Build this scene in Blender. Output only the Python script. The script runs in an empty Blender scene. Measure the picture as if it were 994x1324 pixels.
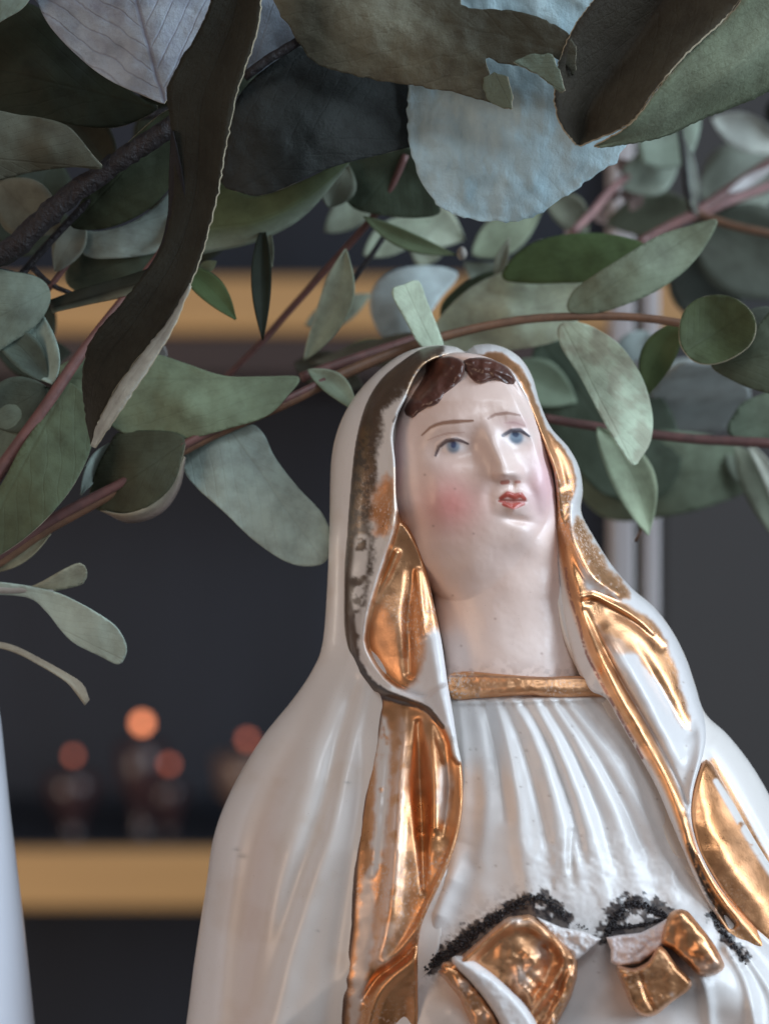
import bpy, math, random
import numpy as np
from mathutils import Vector
random.seed(7); np.random.seed(7)

# ------------------------------------------------------------------ camera, light, exposure
S = 0.00012                 # metres per unit of the working plane through the figurine
D = 2917.0                  # camera distance in the same units (0.35 m)
CX, CY = 497.0, 662.0
Z0 = 0.245                  # height of the optical axis above the table
scene = bpy.context.scene
C = scene.collection
cam_d = bpy.data.cameras.new('camera'); cam = bpy.data.objects.new('camera', cam_d); C.objects.link(cam)
cam.location = (0, -D*S, Z0); cam.rotation_euler = (math.radians(90), 0, 0)
cam_d.sensor_fit = 'VERTICAL'; cam_d.sensor_height = 24.0
cam_d.lens = 24.0*D/1324.0
cam_d.clip_start = 0.01; cam_d.clip_end = 50
cam_d.dof.use_dof = True; cam_d.dof.focus_distance = (D-110)*S
cam_d.dof.aperture_fstop = 8.6; cam_d.dof.aperture_blades = 0
scene.camera = cam

world = bpy.data.worlds.new('World'); scene.world = world; world.use_nodes = True
bg = world.node_tree.nodes['Background']
bg.inputs[0].default_value = (0.56, 0.57, 0.62, 1); bg.inputs[1].default_value = 0.24

def area(name, loc, target, sx, sy, power, col):
    l = bpy.data.lights.new(name, 'AREA'); l.shape = 'RECTANGLE'; l.size = sx; l.size_y = sy
    l.energy = power; l.color = col
    o = bpy.data.objects.new(name, l); C.objects.link(o); o.location = loc
    o.rotation_euler = (Vector(target)-Vector(loc)).to_track_quat('-Z', 'Y').to_euler()
    return o
T = (0.02, 0, Z0)
area('window_light', (0.75, -0.28, Z0+0.30), T, 0.42, 0.75, 9.6, (0.72, 0.86, 1.0))
area('front_window_light', (0.20, -0.95, Z0+0.75), T, 0.45, 0.30, 3.2, (0.84, 0.92, 1.0))
area('room_light', (-0.70, -0.55, Z0-0.05), T, 0.35, 0.5, 1.9, (1.0, 0.70, 0.50))
area('added_shelf_fill', (-0.55, 0.22, Z0-0.10), (-0.1, 0.75, Z0-0.03), 0.2, 0.3, 1.6, (1.0, 0.86, 0.72))  # unseen fill added to brighten the lower shelf
scene.view_settings.view_transform = 'Standard'; scene.view_settings.look = 'None'
scene.view_settings.exposure = 0.1; scene.view_settings.gamma = 1.0
scene.cycles.use_denoising = True
scene.cycles.max_bounces = 6

# ------------------------------------------------------------------ helpers
def at(x, y, z):
    k = (D - z)/D
    return ((x-CX)*S*k, -z*S, Z0+(CY-y)*S*k)
def at_np(x, y, z):
    k = (D - z)/D
    return np.stack([(x-CX)*S*k, -z*S, Z0+(CY-y)*S*k], axis=-1)

def lat(ix, iy, seed):
    h = (ix.astype(np.int64)*374761393 + iy.astype(np.int64)*668265263 + seed*1442695041) & 0xffffffff
    h = ((h ^ (h >> 13))*1274126177) & 0xffffffff
    h = h ^ (h >> 16)
    return (h & 0xffff)/65535.0
def vnoise(x, y, seed=0):
    ix = np.floor(x); iy = np.floor(y); fx = x-ix; fy = y-iy
    fx = fx*fx*(3-2*fx); fy = fy*fy*(3-2*fy)
    a = lat(ix, iy, seed); b = lat(ix+1, iy, seed); c = lat(ix, iy+1, seed); d = lat(ix+1, iy+1, seed)
    return (a*(1-fx)+b*fx)*(1-fy)+(c*(1-fx)+d*fx)*fy
def fbm(x, y, sc, seed=0, oc=4):
    s = 0; a = 0.5; t = 0; q = 1.0/sc
    for o in range(oc):
        s = s + a*vnoise(x*q+17.3*o, y*q-9.1*o, seed+o); t += a; a *= 0.5; q *= 2.03
    return s/t
def sst(a, b, x):
    t = np.clip((x-a)/(b-a), 0, 1); return t*t*(3-2*t)
def prof(t):
    t = np.clip(t, 0, 1); return np.sqrt(np.maximum(0, 1-(1-t)**2))

def spline(pts, seg=6.0, closed=False):
    P = np.array(pts, float); n = len(P); out = []
    m = n if closed else n-1
    for i in range(m):
        p1 = P[i]; p2 = P[(i+1) % n]
        p0 = P[(i-1) % n] if (closed or i > 0) else 2*p1-p2
        p3 = P[(i+2) % n] if (closed or i+2 < n) else 2*p2-p1
        k = max(1, int(np.linalg.norm((p2-p1)[:2])/seg))
        for j in range(k):
            t = j/k
            out.append(0.5*((2*p1)+(-p0+p2)*t+(2*p0-5*p1+4*p2-p3)*t*t+(-p0+3*p1-3*p2+p3)*t**3))
    if not closed: out.append(P[-1])
    return np.array(out)
def resample(pts, n, smooth=True):
    Q = spline(pts, 3.0) if smooth else np.array(pts, float)
    L = np.concatenate([[0], np.cumsum(np.linalg.norm(np.diff(Q[:, :2], axis=0), axis=1))])
    t = np.linspace(0, L[-1], n)
    return np.stack([np.interp(t, L, Q[:, k]) for k in range(Q.shape[1])], axis=1)
def pdist(x, y, Q, closed=False):
    """distance to a polyline, arclength parameter, nearest point"""
    if closed: Q = np.vstack([Q, Q[:1]])
    best = np.full(x.shape, 1e18); bt = np.zeros(x.shape); bx = np.zeros(x.shape); by = np.zeros(x.shape)
    seg = np.linalg.norm(np.diff(Q, axis=0), axis=1); L = seg.sum()+1e-9; acc = 0
    for i in range(len(Q)-1):
        ax, ay = Q[i]; dx, dy = Q[i+1]-Q[i]; l2 = dx*dx+dy*dy
        if l2 < 1e-12: continue
        t = np.clip(((x-ax)*dx+(y-ay)*dy)/l2, 0, 1)
        px = ax+t*dx; py = ay+t*dy
        d = (x-px)**2+(y-py)**2
        m = d < best
        best = np.where(m, d, best); bt = np.where(m, (acc+t*seg[i])/L, bt); bx = np.where(m, px, bx); by = np.where(m, py, by)
        acc += seg[i]
    return np.sqrt(best), bt, bx, by
def inside(x, y, Q):
    r = np.zeros(x.shape, bool); n = len(Q); j = n-1
    for i in range(n):
        xi, yi = Q[i]; xj, yj = Q[j]
        if yi != yj:
            c = ((yi > y) != (yj > y)) & (x < (xj-xi)*(y-yi)/(yj-yi)+xi)
            r ^= c
        j = i
    return r
def sdist(x, y, Q):
    d, t, bx, by = pdist(x, y, Q, True)
    return np.where(inside(x, y, Q), d, -d), bx, by
def poly(pts, seg=8.0): return spline(pts, seg, True)
def region(x, y, pts, soft=3.0, wob=0, sc=14, seed=3):
    soft = soft*1.5; wob = wob*1.2
    """soft mask of a painted region with a slightly ragged edge"""
    sd = sdist(x, y, poly(pts))[0]
    if wob: sd = sd+(fbm(x, y, sc, seed)-0.5)*2*wob
    return sst(-soft, soft, sd)
def stroke(x, y, pts, w, h, flat=False):
    d, t, _, _ = pdist(x, y, spline(pts, 8.0))
    w = np.interp(t, np.linspace(0, 1, len(np.atleast_1d(w))), np.atleast_1d(w))
    h = np.interp(t, np.linspace(0, 1, len(np.atleast_1d(h))), np.atleast_1d(h))
    if flat: return h*(1-sst(w*0.6, w*1.3, d))
    return h*np.exp(-(d/w)**2)
def gau(x, y, cx, cy, rx, ry, h, rot=0):
    c, s = math.cos(math.radians(rot)), math.sin(math.radians(rot))
    u = ((x-cx)*c+(y-cy)*s)/rx; v = (-(x-cx)*s+(y-cy)*c)/ry
    return h*np.exp(-(u*u+v*v))
class TPS:
    def __init__(self, pts, lam=0.0):
        P = np.array(pts, float); self.P = P[:, :2]/100.0; n = len(P)
        K = self.k(self.P[:, None, :]-self.P[None]); K += np.eye(n)*lam
        A = np.zeros((n+3, n+3)); A[:n, :n] = K; A[:n, n] = 1; A[:n, n+1:] = self.P; A[n, :n] = 1; A[n+1:, :n] = self.P.T
        b = np.zeros(n+3); b[:n] = P[:, 2]; self.w = np.linalg.lstsq(A, b, rcond=None)[0]
    def k(self, d):
        r2 = (d**2).sum(-1)+1e-12; return 0.5*r2*np.log(r2)
    def __call__(self, x, y):
        X = x/100.0; Y = y/100.0; n = len(self.P); z = self.w[n]+self.w[n+1]*X+self.w[n+2]*Y
        for i in range(n):
            r2 = (X-self.P[i, 0])**2+(Y-self.P[i, 1])**2+1e-12
            z = z+self.w[i]*0.5*r2*np.log(r2)
        return z

def link_mesh(name, co, faces, mats, parent=None, smooth=True, col=None, uv=None, midx=None):
    me = bpy.data.meshes.new(name)
    me.from_pydata([tuple(c) for c in co] if len(co) < 50 else co.tolist(), [], faces if isinstance(faces, list) else faces.tolist())
    if smooth: me.polygons.foreach_set('use_smooth', [True]*len(me.polygons))
    for m in (mats if isinstance(mats, (list, tuple)) else [mats]): me.materials.append(m)
    if midx is not None: me.polygons.foreach_set('material_index', midx)
    if col is not None:
        a = me.color_attributes.new('paint', 'FLOAT_COLOR', 'POINT'); a.data.foreach_set('color', np.asarray(col, np.float32).ravel())
    if uv is not None:
        a = me.attributes.new('leaf_uv', 'FLOAT_VECTOR', 'POINT'); a.data.foreach_set('vector', np.asarray(uv, np.float32).ravel())
    me.validate(); me.update()
    o = bpy.data.objects.new(name, me); C.objects.link(o)
    if parent is not None: o.parent = parent
    return o

def sheet(name, outline, step, zf, cf, mat, parent, roll=(6, 12), wall=30, smooth_outline=True, back=None, uvf=None):
    Q = poly(outline, 5.0) if smooth_outline else np.array(outline, float)
    x0, y0 = Q.min(0)-step*2; x1, y1 = Q.max(0)+step*2
    nx = int((x1-x0)/step)+1; ny = int((y1-y0)/step)+1
    gx, gy = np.meshgrid(x0+np.arange(nx)*step, y0+np.arange(ny)*step)
    X = gx.ravel(); Y = gy.ravel()
    sd, bx, by = sdist(X, Y, Q)
    ins = sd > 0.25*step
    idx = np.arange(nx*ny).reshape(ny, nx)
    q = np.stack([idx[:-1, :-1], idx[1:, :-1], idx[1:, 1:], idx[:-1, 1:]], -1).reshape(-1, 4)
    q = q[ins[q].any(1)]
    out = ~ins
    X = np.where(out, bx, X); Y = np.where(out, by, Y); sd = np.where(out, 0, sd)
    used = np.unique(q); remap = -np.ones(nx*ny, int); remap[used] = np.arange(len(used)); q = remap[q]
    X, Y, sd = X[used], Y[used], sd[used]
    z = zf(X, Y, sd)
    if roll: z = z - roll[1]*(1-prof(sd/roll[0]))
    co = at_np(X, Y, z); col = cf(X, Y, sd) if cf else None
    uv = uvf(X, Y) if uvf else None
    # boundary edges
    e = np.concatenate([q[:, [0, 1]], q[:, [1, 2]], q[:, [2, 3]], q[:, [3, 0]]]); n = len(used)
    key = np.minimum(e[:, 0], e[:, 1])*n+np.maximum(e[:, 0], e[:, 1])
    u, inv, cnt = np.unique(key, return_inverse=True, return_counts=True)
    be = e[cnt[inv] == 1]
    faces = q
    if back is not None:
        bverts = np.unique(be); m2 = np.arange(n); inner = np.setdiff1d(np.arange(n), bverts)
        m2[inner] = n+np.arange(len(inner))
        co = np.vstack([co, at_np(X[inner], Y[inner], back(X[inner], Y[inner], sd[inner]))])
        faces = np.vstack([q, m2[q][:, ::-1]])
        if col is not None: col = np.vstack([col, col[inner]])
    elif wall:
        bverts = np.unique(be); m2 = np.zeros(n, int); m2[bverts] = n+np.arange(len(bverts))
        co = np.vstack([co, at_np(X[bverts], Y[bverts], z[bverts]-wall)])
        w = np.stack([be[:, 1], be[:, 0], m2[be[:, 0]], m2[be[:, 1]]], 1)
        faces = np.vstack([q, w])
        if col is not None: col = np.vstack([col, col[bverts]])
        if uv is not None: uv = np.vstack([uv, uv[bverts]])
    return link_mesh(name, co, faces, mat, parent, col=col, uv=uv)

def tube(name, pts, rad, mat, parent, sides=10, lumps=0.0, caps=True):
    """pts (x,y,z) in working units, rad list along"""
    P = spline(pts, 10.0); n = len(P)
    W = at_np(P[:, 0], P[:, 1], P[:, 2])
    r = np.interp(np.linspace(0, 1, n), np.linspace(0, 1, len(rad)), rad)*S
    Tn = np.gradient(W, axis=0); Tn /= np.linalg.norm(Tn, axis=1)[:, None]+1e-12
    co = []; up = np.array([0.0, -1.0, 0.0])
    for i in range(n):
        a = np.cross(Tn[i], up); a /= np.linalg.norm(a)+1e-12; b = np.cross(a, Tn[i])
        for k in range(sides):
            th = 2*math.pi*k/sides; rr = r[i]*(1+lumps*(random.random()-0.5))
            co.append(W[i]+rr*(a*math.cos(th)+b*math.sin(th)))
    f = []
    for i in range(n-1):
        for k in range(sides):
            k2 = (k+1) % sides
            f.append((i*sides+k, i*sides+k2, (i+1)*sides+k2, (i+1)*sides+k))
    f.append(tuple(range(sides))[::-1]); f.append(tuple((n-1)*sides+k for k in range(sides)))
    return link_mesh(name, np.array(co), f, mat, parent)

def empty(name, loc, label=None, cat=None, group=None):
    o = bpy.data.objects.new(name, None); C.objects.link(o); o.empty_display_size = 0.01
    if label: o['label'] = label
    if cat: o['category'] = cat
    if group: o['group'] = group
    o['_loc'] = 0; del o['_loc']
    return o

# ------------------------------------------------------------------ materials
def new_mat(name):
    m = bpy.data.materials.new(name); m.use_nodes = True
    nt = m.node_tree; b = nt.nodes['Principled BSDF']
    return m, nt, b
def N(nt, t, **kw):
    n = nt.nodes.new(t)
    for k, v in kw.items(): setattr(n, k, v)
    return n
def noise(nt, scale, detail=4, rough=0.5, vec=None):
    n = N(nt, 'ShaderNodeTexNoise'); n.inputs['Scale'].default_value = scale; n.inputs['Detail'].default_value = detail
    n.inputs['Roughness'].default_value = rough
    if vec: nt.links.new(vec, n.inputs['Vector'])
    return n
def math_(nt, op, a, b=None, c=None):
    n = N(nt, 'ShaderNodeMath', operation=op)
    for i, v in enumerate((a, b, c)):
        if v is None: continue
        if isinstance(v, (int, float)): n.inputs[i].default_value = v
        else: nt.links.new(v, n.inputs[i])
    return n.outputs[0]
def mapr(nt, v, a, b, c, d):
    n = N(nt, 'ShaderNodeMapRange'); n.inputs[1].default_value = a; n.inputs[2].default_value = b
    n.inputs[3].default_value = c; n.inputs[4].default_value = d
    nt.links.new(v, n.inputs[0]); return n.outputs[0]
def mixc(nt, f, a, b, blend='MIX'):
    n = N(nt, 'ShaderNodeMix', data_type='RGBA', blend_type=blend)
    for s, v in ((0, f), (6, a), (7, b)):
        if isinstance(v, (int, float)): n.inputs[s].default_value = v
        elif isinstance(v, tuple): n.inputs[s].default_value = v
        else: nt.links.new(v, n.inputs[s])
    return n.outputs[2]

# painted, gilded porcelain: colour from the painted attribute, its alpha is how much gilding lies there
M_porc, nt, b = new_mat('painted_porcelain')
at_n = N(nt, 'ShaderNodeAttribute', attribute_name='paint')
tc = N(nt, 'ShaderNodeTexCoord')
n1 = noise(nt, 900, 5, 0.6, tc.outputs['Object']); n2 = noise(nt, 120, 3, 0.5, tc.outputs['Object'])
n3 = noise(nt, 3500, 3, 0.6, tc.outputs['Object'])
gild0 = at_n.outputs['Alpha']
nw = noise(nt, 2200, 4, 0.7, tc.outputs['Object']); nl = noise(nt, 75, 2, 0.5, tc.outputs['Object'])
worn = math_(nt, 'MULTIPLY', mapr(nt, nw.outputs[0], 0.54, 0.60, 0.0, 0.85), mapr(nt, nl.outputs[0], 0.48, 0.62, 0.0, 1.0))
gild = math_(nt, 'MULTIPLY', gild0, math_(nt, 'SUBTRACT', 1.0, worn))
pcol = mixc(nt, math_(nt, 'MULTIPLY', gild0, worn), at_n.outputs['Color'], (0.66, 0.52, 0.44, 1))
speck = mapr(nt, n3.outputs[0], 0.66, 0.74, 0.0, 0.35)
colr = mixc(nt, speck, pcol, (0.25, 0.2, 0.17, 1))
gcol = mixc(nt, mapr(nt, n2.outputs[0], 0.35, 0.7, 0.0, 0.45), pcol, (0.78, 0.47, 0.28, 1))
col2 = mixc(nt, gild, colr, gcol)
nt.links.new(col2, b.inputs['Base Color'])
nt.links.new(mapr(nt, gild, 0, 1, 0.0, 0.85), b.inputs['Metallic'])
nt.links.new(mapr(nt, gild, 0, 1, 0.15, 0.0), b.inputs['Coat Weight'])
ro = math_(nt, 'ADD', math_(nt, 'ADD', mapr(nt, gild, 0, 1, 0.30, 0.24), math_(nt, 'MULTIPLY', gild, mapr(nt, n2.outputs[0], 0.4, 0.6, 0.0, 0.14))), mapr(nt, n1.outputs[0], 0.3, 0.7, 0.0, 0.14))
nt.links.new(ro, b.inputs['Roughness'])
b.inputs['Coat Weight'].default_value = 0.15; b.inputs['Coat Roughness'].default_value = 0.15
bp = N(nt, 'ShaderNodeBump'); bp.inputs['Distance'].default_value = 0.00016
bs = math_(nt, 'ADD', mapr(nt, gild, 0, 1, 0.14, 0.22), 0.0); nt.links.new(bs, bp.inputs['Strength'])
hh = math_(nt, 'ADD', math_(nt, 'ADD', math_(nt, 'MULTIPLY', n1.outputs[0], 0.5), math_(nt, 'MULTIPLY', n2.outputs[0], 1.6)), math_(nt, 'MULTIPLY', math_(nt, 'MULTIPLY', n3.outputs[0], gild), 0.9))
nt.links.new(hh, bp.inputs['Height']); nt.links.new(bp.outputs[0], b.inputs['Normal'])

# leaf: colour from the attribute, veins from leaf_uv (u along, v across -1..1)
def leaf_material(name, vein, bump, tint=(1.42, 1.34, 1.22), dk=(0.55, 0.5, 0.5), vb=0.6, stretch=None):
    m, nt, b = new_mat(name)
    a_ = N(nt, 'ShaderNodeAttribute', attribute_name='paint'); acol = mixc(nt, 1.0, a_.outputs['Color'], tint+(1,), 'MULTIPLY'); uv = N(nt, 'ShaderNodeAttribute', attribute_name='leaf_uv')
    tc = N(nt, 'ShaderNodeTexCoord')
    sx = N(nt, 'ShaderNodeSeparateXYZ'); nt.links.new(uv.outputs['Vector'], sx.inputs[0])
    wn = noise(nt, 160, 3, 0.5, tc.outputs['Object'])
    w = math_(nt, 'MULTIPLY', math_(nt, 'SUBTRACT', wn.outputs[0], 0.5), 0.16)
    v = math_(nt, 'ABSOLUTE', math_(nt, 'ADD', sx.outputs[1], math_(nt, 'MULTIPLY', w, 0.5)))
    mid = mapr(nt, v, 0.0, 0.045, 1.0, 0.0)
    ph = math_(nt, 'ADD', math_(nt, 'MULTIPLY', math_(nt, 'SUBTRACT', sx.outputs[0], math_(nt, 'MULTIPLY', v, 0.55)), 7.0), math_(nt, 'MULTIPLY', w, 5.0))
    fr = math_(nt, 'ABSOLUTE', math_(nt, 'SUBTRACT', math_(nt, 'FRACT', ph), 0.5))
    lat_ = mapr(nt, fr, 0.0, 0.09, 0.5, 0.0)
    veins = math_(nt, 'MAXIMUM', mid, lat_)
    ov = tc.outputs['Object']
    if stretch:
        mp = N(nt, 'ShaderNodeMapping'); mp.inputs['Scale'].default_value = stretch; mp.inputs['Rotation'].default_value = (0, 0.25, 0); nt.links.new(ov, mp.inputs['Vector']); ov = mp.outputs[0]
    n1 = noise(nt, 260, 6, 0.65, ov); n2 = noise(nt, 1700, 5, 0.7, tc.outputs['Object']); n3 = noise(nt, 70, 2, 0.5, tc.outputs['Object'])
    c = mixc(nt, mapr(nt, n1.outputs[0], 0.35, 0.7, 0.0, 0.55), acol, (0.5, 0.5, 0.5, 1), 'OVERLAY')
    dark = mixc(nt, 1.0, acol, dk+(1,), 'MULTIPLY')
    lite = mixc(nt, 1.0, acol, (1.35, 1.38, 1.4, 1), 'MULTIPLY')
    c = mixc(nt, mapr(nt, n1.outputs[0], 0.32, 0.62, 0.75, 0.0), acol, dark)
    c = mixc(nt, mapr(nt, n3.outputs[0], 0.45, 0.7, 0.0, 0.5), c, lite)
    c = mixc(nt, math_(nt, 'MULTIPLY', veins, vein), c, dark)
    c = mixc(nt, mapr(nt, n2.outputs[0], 0.62, 0.72, 0.0, 0.5), c, dark)
    vo = N(nt, 'ShaderNodeTexVoronoi', feature='DISTANCE_TO_EDGE'); vo.inputs['Scale'].default_value = 1100
    wv = N(nt, 'ShaderNodeMix', data_type='VECTOR'); wv.inputs[0].default_value = 0.0012; nt.links.new(tc.outputs['Object'], wv.inputs[4]); nt.links.new(n2.outputs['Color'], wv.inputs[5])
    nt.links.new(wv.outputs[1], vo.inputs['Vector'])
    net = mapr(nt, vo.outputs['Distance'], 0.0, 0.10, 1.0, 0.0)
    c = mixc(nt, math_(nt, 'MULTIPLY', net, math_(nt, 'MULTIPLY', mapr(nt, n1.outputs[0], 0.45, 0.6, 0.0, 1.0), 0.16 if tint[0] <= 1.0 and not stretch else 0.04)), c, dark)
    nt.links.new(c, b.inputs['Base Color'])
    b.inputs['Roughness'].default_value = 0.6; b.inputs['Specular IOR Level'].default_value = 0.12
    h = math_(nt, 'ADD', math_(nt, 'ADD', math_(nt, 'MULTIPLY', veins, -vb), math_(nt, 'MULTIPLY', net, -0.05)), math_(nt, 'ADD', math_(nt, 'MULTIPLY', n1.outputs[0], 1.2), math_(nt, 'MULTIPLY', n2.outputs[0], 0.5)))
    bp = N(nt, 'ShaderNodeBump'); bp.inputs['Distance'].default_value = 0.0003; bp.inputs['Strength'].default_value = bump
    nt.links.new(h, bp.inputs['Height']); nt.links.new(bp.outputs[0], b.inputs['Normal'])
    return m
M_leaf = leaf_material('eucalyptus_leaf', 0.22, 0.35)
M_leafdry = leaf_material('dried_eucalyptus_leaf', 0.16, 1.0, (1.0, 1.05, 1.05), vb=0.25)
M_leafpale = leaf_material('glaucous_leaf_underside', 0.10, 1.0, (1, 1, 1), (0.55, 0.62, 0.66), 0.15, (1, 1, 0.22))
M_leafvein = leaf_material('veined_pale_leaf', 1.0, 0.9, (1, 1, 1), (0.55, 0.5, 0.56))
def simple(name, c1, c2, sc, rough, metal=0.0, bump=0.3, dist=0.0003, emit=None, stretch=None):
    m, nt, b = new_mat(name); tc = N(nt, 'ShaderNodeTexCoord'); vec = tc.outputs['Object']
    if stretch:
        mp = N(nt, 'ShaderNodeMapping'); mp.inputs['Scale'].default_value = stretch; nt.links.new(vec, mp.inputs['Vector']); vec = mp.outputs[0]
    n1 = noise(nt, sc, 5, 0.6, vec)
    nt.links.new(mixc(nt, mapr(nt, n1.outputs[0], 0.3, 0.7, 0, 1), c1+(1,), c2+(1,)), b.inputs['Base Color'])
    b.inputs['Roughness'].default_value = rough; b.inputs['Metallic'].default_value = metal
    bp = N(nt, 'ShaderNodeBump'); bp.inputs['Distance'].default_value = dist; bp.inputs['Strength'].default_value = bump
    nt.links.new(n1.outputs[0], bp.inputs['Height']); nt.links.new(bp.outputs[0], b.inputs['Normal'])
    if emit:
        b.inputs['Emission Color'].default_value = emit[0]+(1,); b.inputs['Emission Strength'].default_value = emit[1]
    return m
M_edge = simple('dry_leaf_edge', (0.42, 0.38, 0.27), (0.30, 0.24, 0.16), 900, 0.8)
M_stem_r = simple('reddish_stem', (0.17, 0.075, 0.065), (0.10, 0.05, 0.045), 500, 0.5)
M_stem_b = simple('brown_stem', (0.20, 0.10, 0.055), (0.12, 0.065, 0.04), 500, 0.5)
M_stem_d = simple('dark_bark', (0.018, 0.013, 0.015), (0.006, 0.005, 0.006), 900, 0.6, bump=0.9, dist=0.0008)
M_stem_p = simple('pink_stem', (0.28, 0.15, 0.14), (0.21, 0.115, 0.11), 500, 0.6)
M_bud = simple('pale_bud', (0.30, 0.28, 0.25), (0.24, 0.22, 0.19), 500, 0.6)
M_black = simple('blackened_crust', (0.006, 0.004, 0.005), (0.016, 0.011, 0.014), 2500, 0.5, bump=0.4, dist=0.0004)
M_wood = simple('shelf_wood', (0.44, 0.25, 0.095), (0.36, 0.20, 0.075), 8, 0.55, stretch=(1, 6, 20))
M_panel = simple('dark_panel', (0.011, 0.015, 0.027), (0.005, 0.007, 0.014), 9, 0.7, stretch=(2.5, 1, 0.25))
M_side = simple('grey_panel', (0.045, 0.044, 0.046), (0.04, 0.04, 0.042), 5, 0.7)
M_brown = simple('dark_red_brown', (0.030, 0.014, 0.012), (0.024, 0.012, 0.011), 20, 0.5)
M_post = simple('pale_post', (0.36, 0.33, 0.33), (0.33, 0.305, 0.305), 8, 0.5)
M_gap = simple('olive_seal', (0.10, 0.095, 0.06), (0.09, 0.085, 0.05), 8, 0.6)
M_holder = simple('smoky_holder', (0.055, 0.024, 0.022), (0.03, 0.02, 0.024), 20, 0.25)
M_holder2 = simple('brown_holder', (0.15, 0.09, 0.07), (0.11, 0.07, 0.055), 20, 0.3)
M_glow = simple('warm_glint_glow', (0.8, 0.3, 0.15), (0.8, 0.3, 0.15), 20, 0.5, emit=((1.0, 0.30, 0.13), 3.2))
M_vase = simple('bluish_white_glaze', (0.76, 0.80, 0.90), (0.78, 0.82, 0.90), 30, 0.25, bump=0.05)
M_table = simple('dark_table', (0.05, 0.04, 0.035), (0.035, 0.03, 0.028), 30, 0.5)

# ------------------------------------------------------------------ the background
def box(name, x0, x1, y0, y1, z0, z1, mat, parent=None, bev=0.0):
    """true box: front face measured in working units at depth z1 (z1 nearer), back at z0"""
    a = at(x0, y0, z1); c = at(x1, y1, z1); yb = -z0*S
    xs = (a[0], c[0]); zs = (c[2], a[2]); ys = (a[1], yb)
    co = np.array([(x, y, z) for x in xs for y in ys for z in zs])
    f = [(0, 1, 3, 2), (4, 6, 7, 5), (0, 4, 5, 1), (2, 3, 7, 6), (0, 2, 6, 4), (1, 5, 7, 3)]
    o = link_mesh(name, co, f, mat, parent, smooth=False)
    if bev:
        m = o.modifiers.new('bevel', 'BEVEL'); m.width = bev; m.segments = 2
    return o
ZB = -6000
sh = empty('shelf_unit', None, 'dark shelving behind with two warm wooden shelf edges', 'shelf')
box('back_panel', -3200, 850, -600, 3200, ZB-1900, ZB-1700, M_panel, sh)
box('side_panel', 853, 3000, -600, 3200, ZB-1500, ZB-1150, M_side, sh)
bd = box('shelf_board', -900, 898, 358, 430, ZB-1690, ZB, M_wood, sh, 0.003); bd['label'] = 'upper wooden shelf board'
bd = box('shelf_board', -900, 780, 1098, 1176, ZB-1690, ZB, M_wood, sh, 0.003); bd['label'] = 'lower wooden shelf board'
o = box('shelf_darkening_sheet', -900, 780, 1094.5, 1097.5, ZB-1690, ZB-20, M_panel, sh)  # dark sheet added so the lit shelf top comes out dark
box('shelf_shadow_strip', -900, 780, 433, 486, ZB-1690, ZB-30, M_brown, sh)  # dark strip standing in for the shadow under the upper board
pst = empty('pale_post', None, 'slim pale grey post with a dark groove standing right of the head', 'post')
ZU = -1200
box('upright', 790, 820, -500, 2110, ZU-90, ZU, M_post, pst, 0.001)
box('upright', 830, 853, -500, 2110, ZU-90, ZU, M_post, pst, 0.001)
box('groove', 820.3, 829.7, -500, 2110, ZU-90, ZU-25, M_gap, pst)

def lathe(name, prof_, cx, z, mat, parent, sides=24):
    """profile list of (y, radius)"""
    co = []; n = len(prof_); k = (D-z)/D
    for (py, r) in prof_:
        c = at(cx, py, z)
        for j in range(sides):
            th = 2*math.pi*j/sides; co.append((c[0]+r*S*k*math.cos(th), c[1]+r*S*k*math.sin(th), c[2]))
    f = [(i*sides+j, (i+1)*sides+j, (i+1)*sides+(j+1) % sides, i*sides+(j+1) % sides) for i in range(n-1) for j in range(sides)]
    f.append(tuple(range(sides))); f.append(tuple((n-1)*sides+j for j in range(sides))[::-1])
    return link_mesh(name, np.array(co), f, mat, parent)
M_glow2 = simple('dim_red_glint_glow', (0.6, 0.2, 0.12), (0.6, 0.2, 0.12), 20, 0.5, emit=((1.0, 0.24, 0.14), 1.1))
def holder(cx, cy, top, bot, w, mat, gr, label, glow=None):
    t = empty('candle_holder', None, label, 'candle holder', 'candle holders on the lower shelf')
    z = ZB-350
    w = w*1.25
    lathe('holder_body', [(bot, w*0.55), (bot-8, w*0.6), (bot-20, w*0.35), ((top+bot)/2+10, w*0.4), ((top+bot)/2-15, w*0.9), (top+6, w), (top, w*0.8)], cx, z, mat, t)
    lathe('glint_bead', [(cy+gr, gr*0.25), (cy+gr*0.6, gr*0.8), (cy, gr), (cy-gr*0.6, gr*0.8), (cy-gr, gr*0.2)], cx, z, glow or M_glow2, t, 16)  # glowing bead standing in for a copper ball's bright highlight
    lathe('bead_stalk', [(top+4, 2), (cy+gr+1, 2)], cx, z, M_black, t, 6)
holder(95, 977, 1000, 1096, 30, M_holder, 5.0, 'dim brownish candle holder with faint orange glint, leftmost on the lower shelf')
holder(184, 935, 960, 1096, 26, M_holder, 8.0, 'dark candle holder with the brightest and highest orange glint', M_glow)
holder(219, 988, 1012, 1096, 18, M_holder, 5.5, 'short dark candle holder with low orange glint just right of the brightest one')
holder(320, 956, 975, 1096, 34, M_holder2, 6.0, 'brown candle holder with orange glow nearest the figurine\'s shoulder')  # the orange glow is a glint bead standing in for a copper highlight

# the surface that everything rests on, below the frame
tb = link_mesh('table_top', np.array([(x, y, z) for x in (-0.35, 0.4) for y in (-0.18, 0.5) for z in (-0.012, 0.0)]), [(0, 1, 3, 2), (4, 6, 7, 5), (0, 4, 5, 1), (2, 3, 7, 6), (0, 2, 6, 4), (1, 5, 7, 3)], M_table, smooth=False); tb['kind'] = 'structure'

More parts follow.
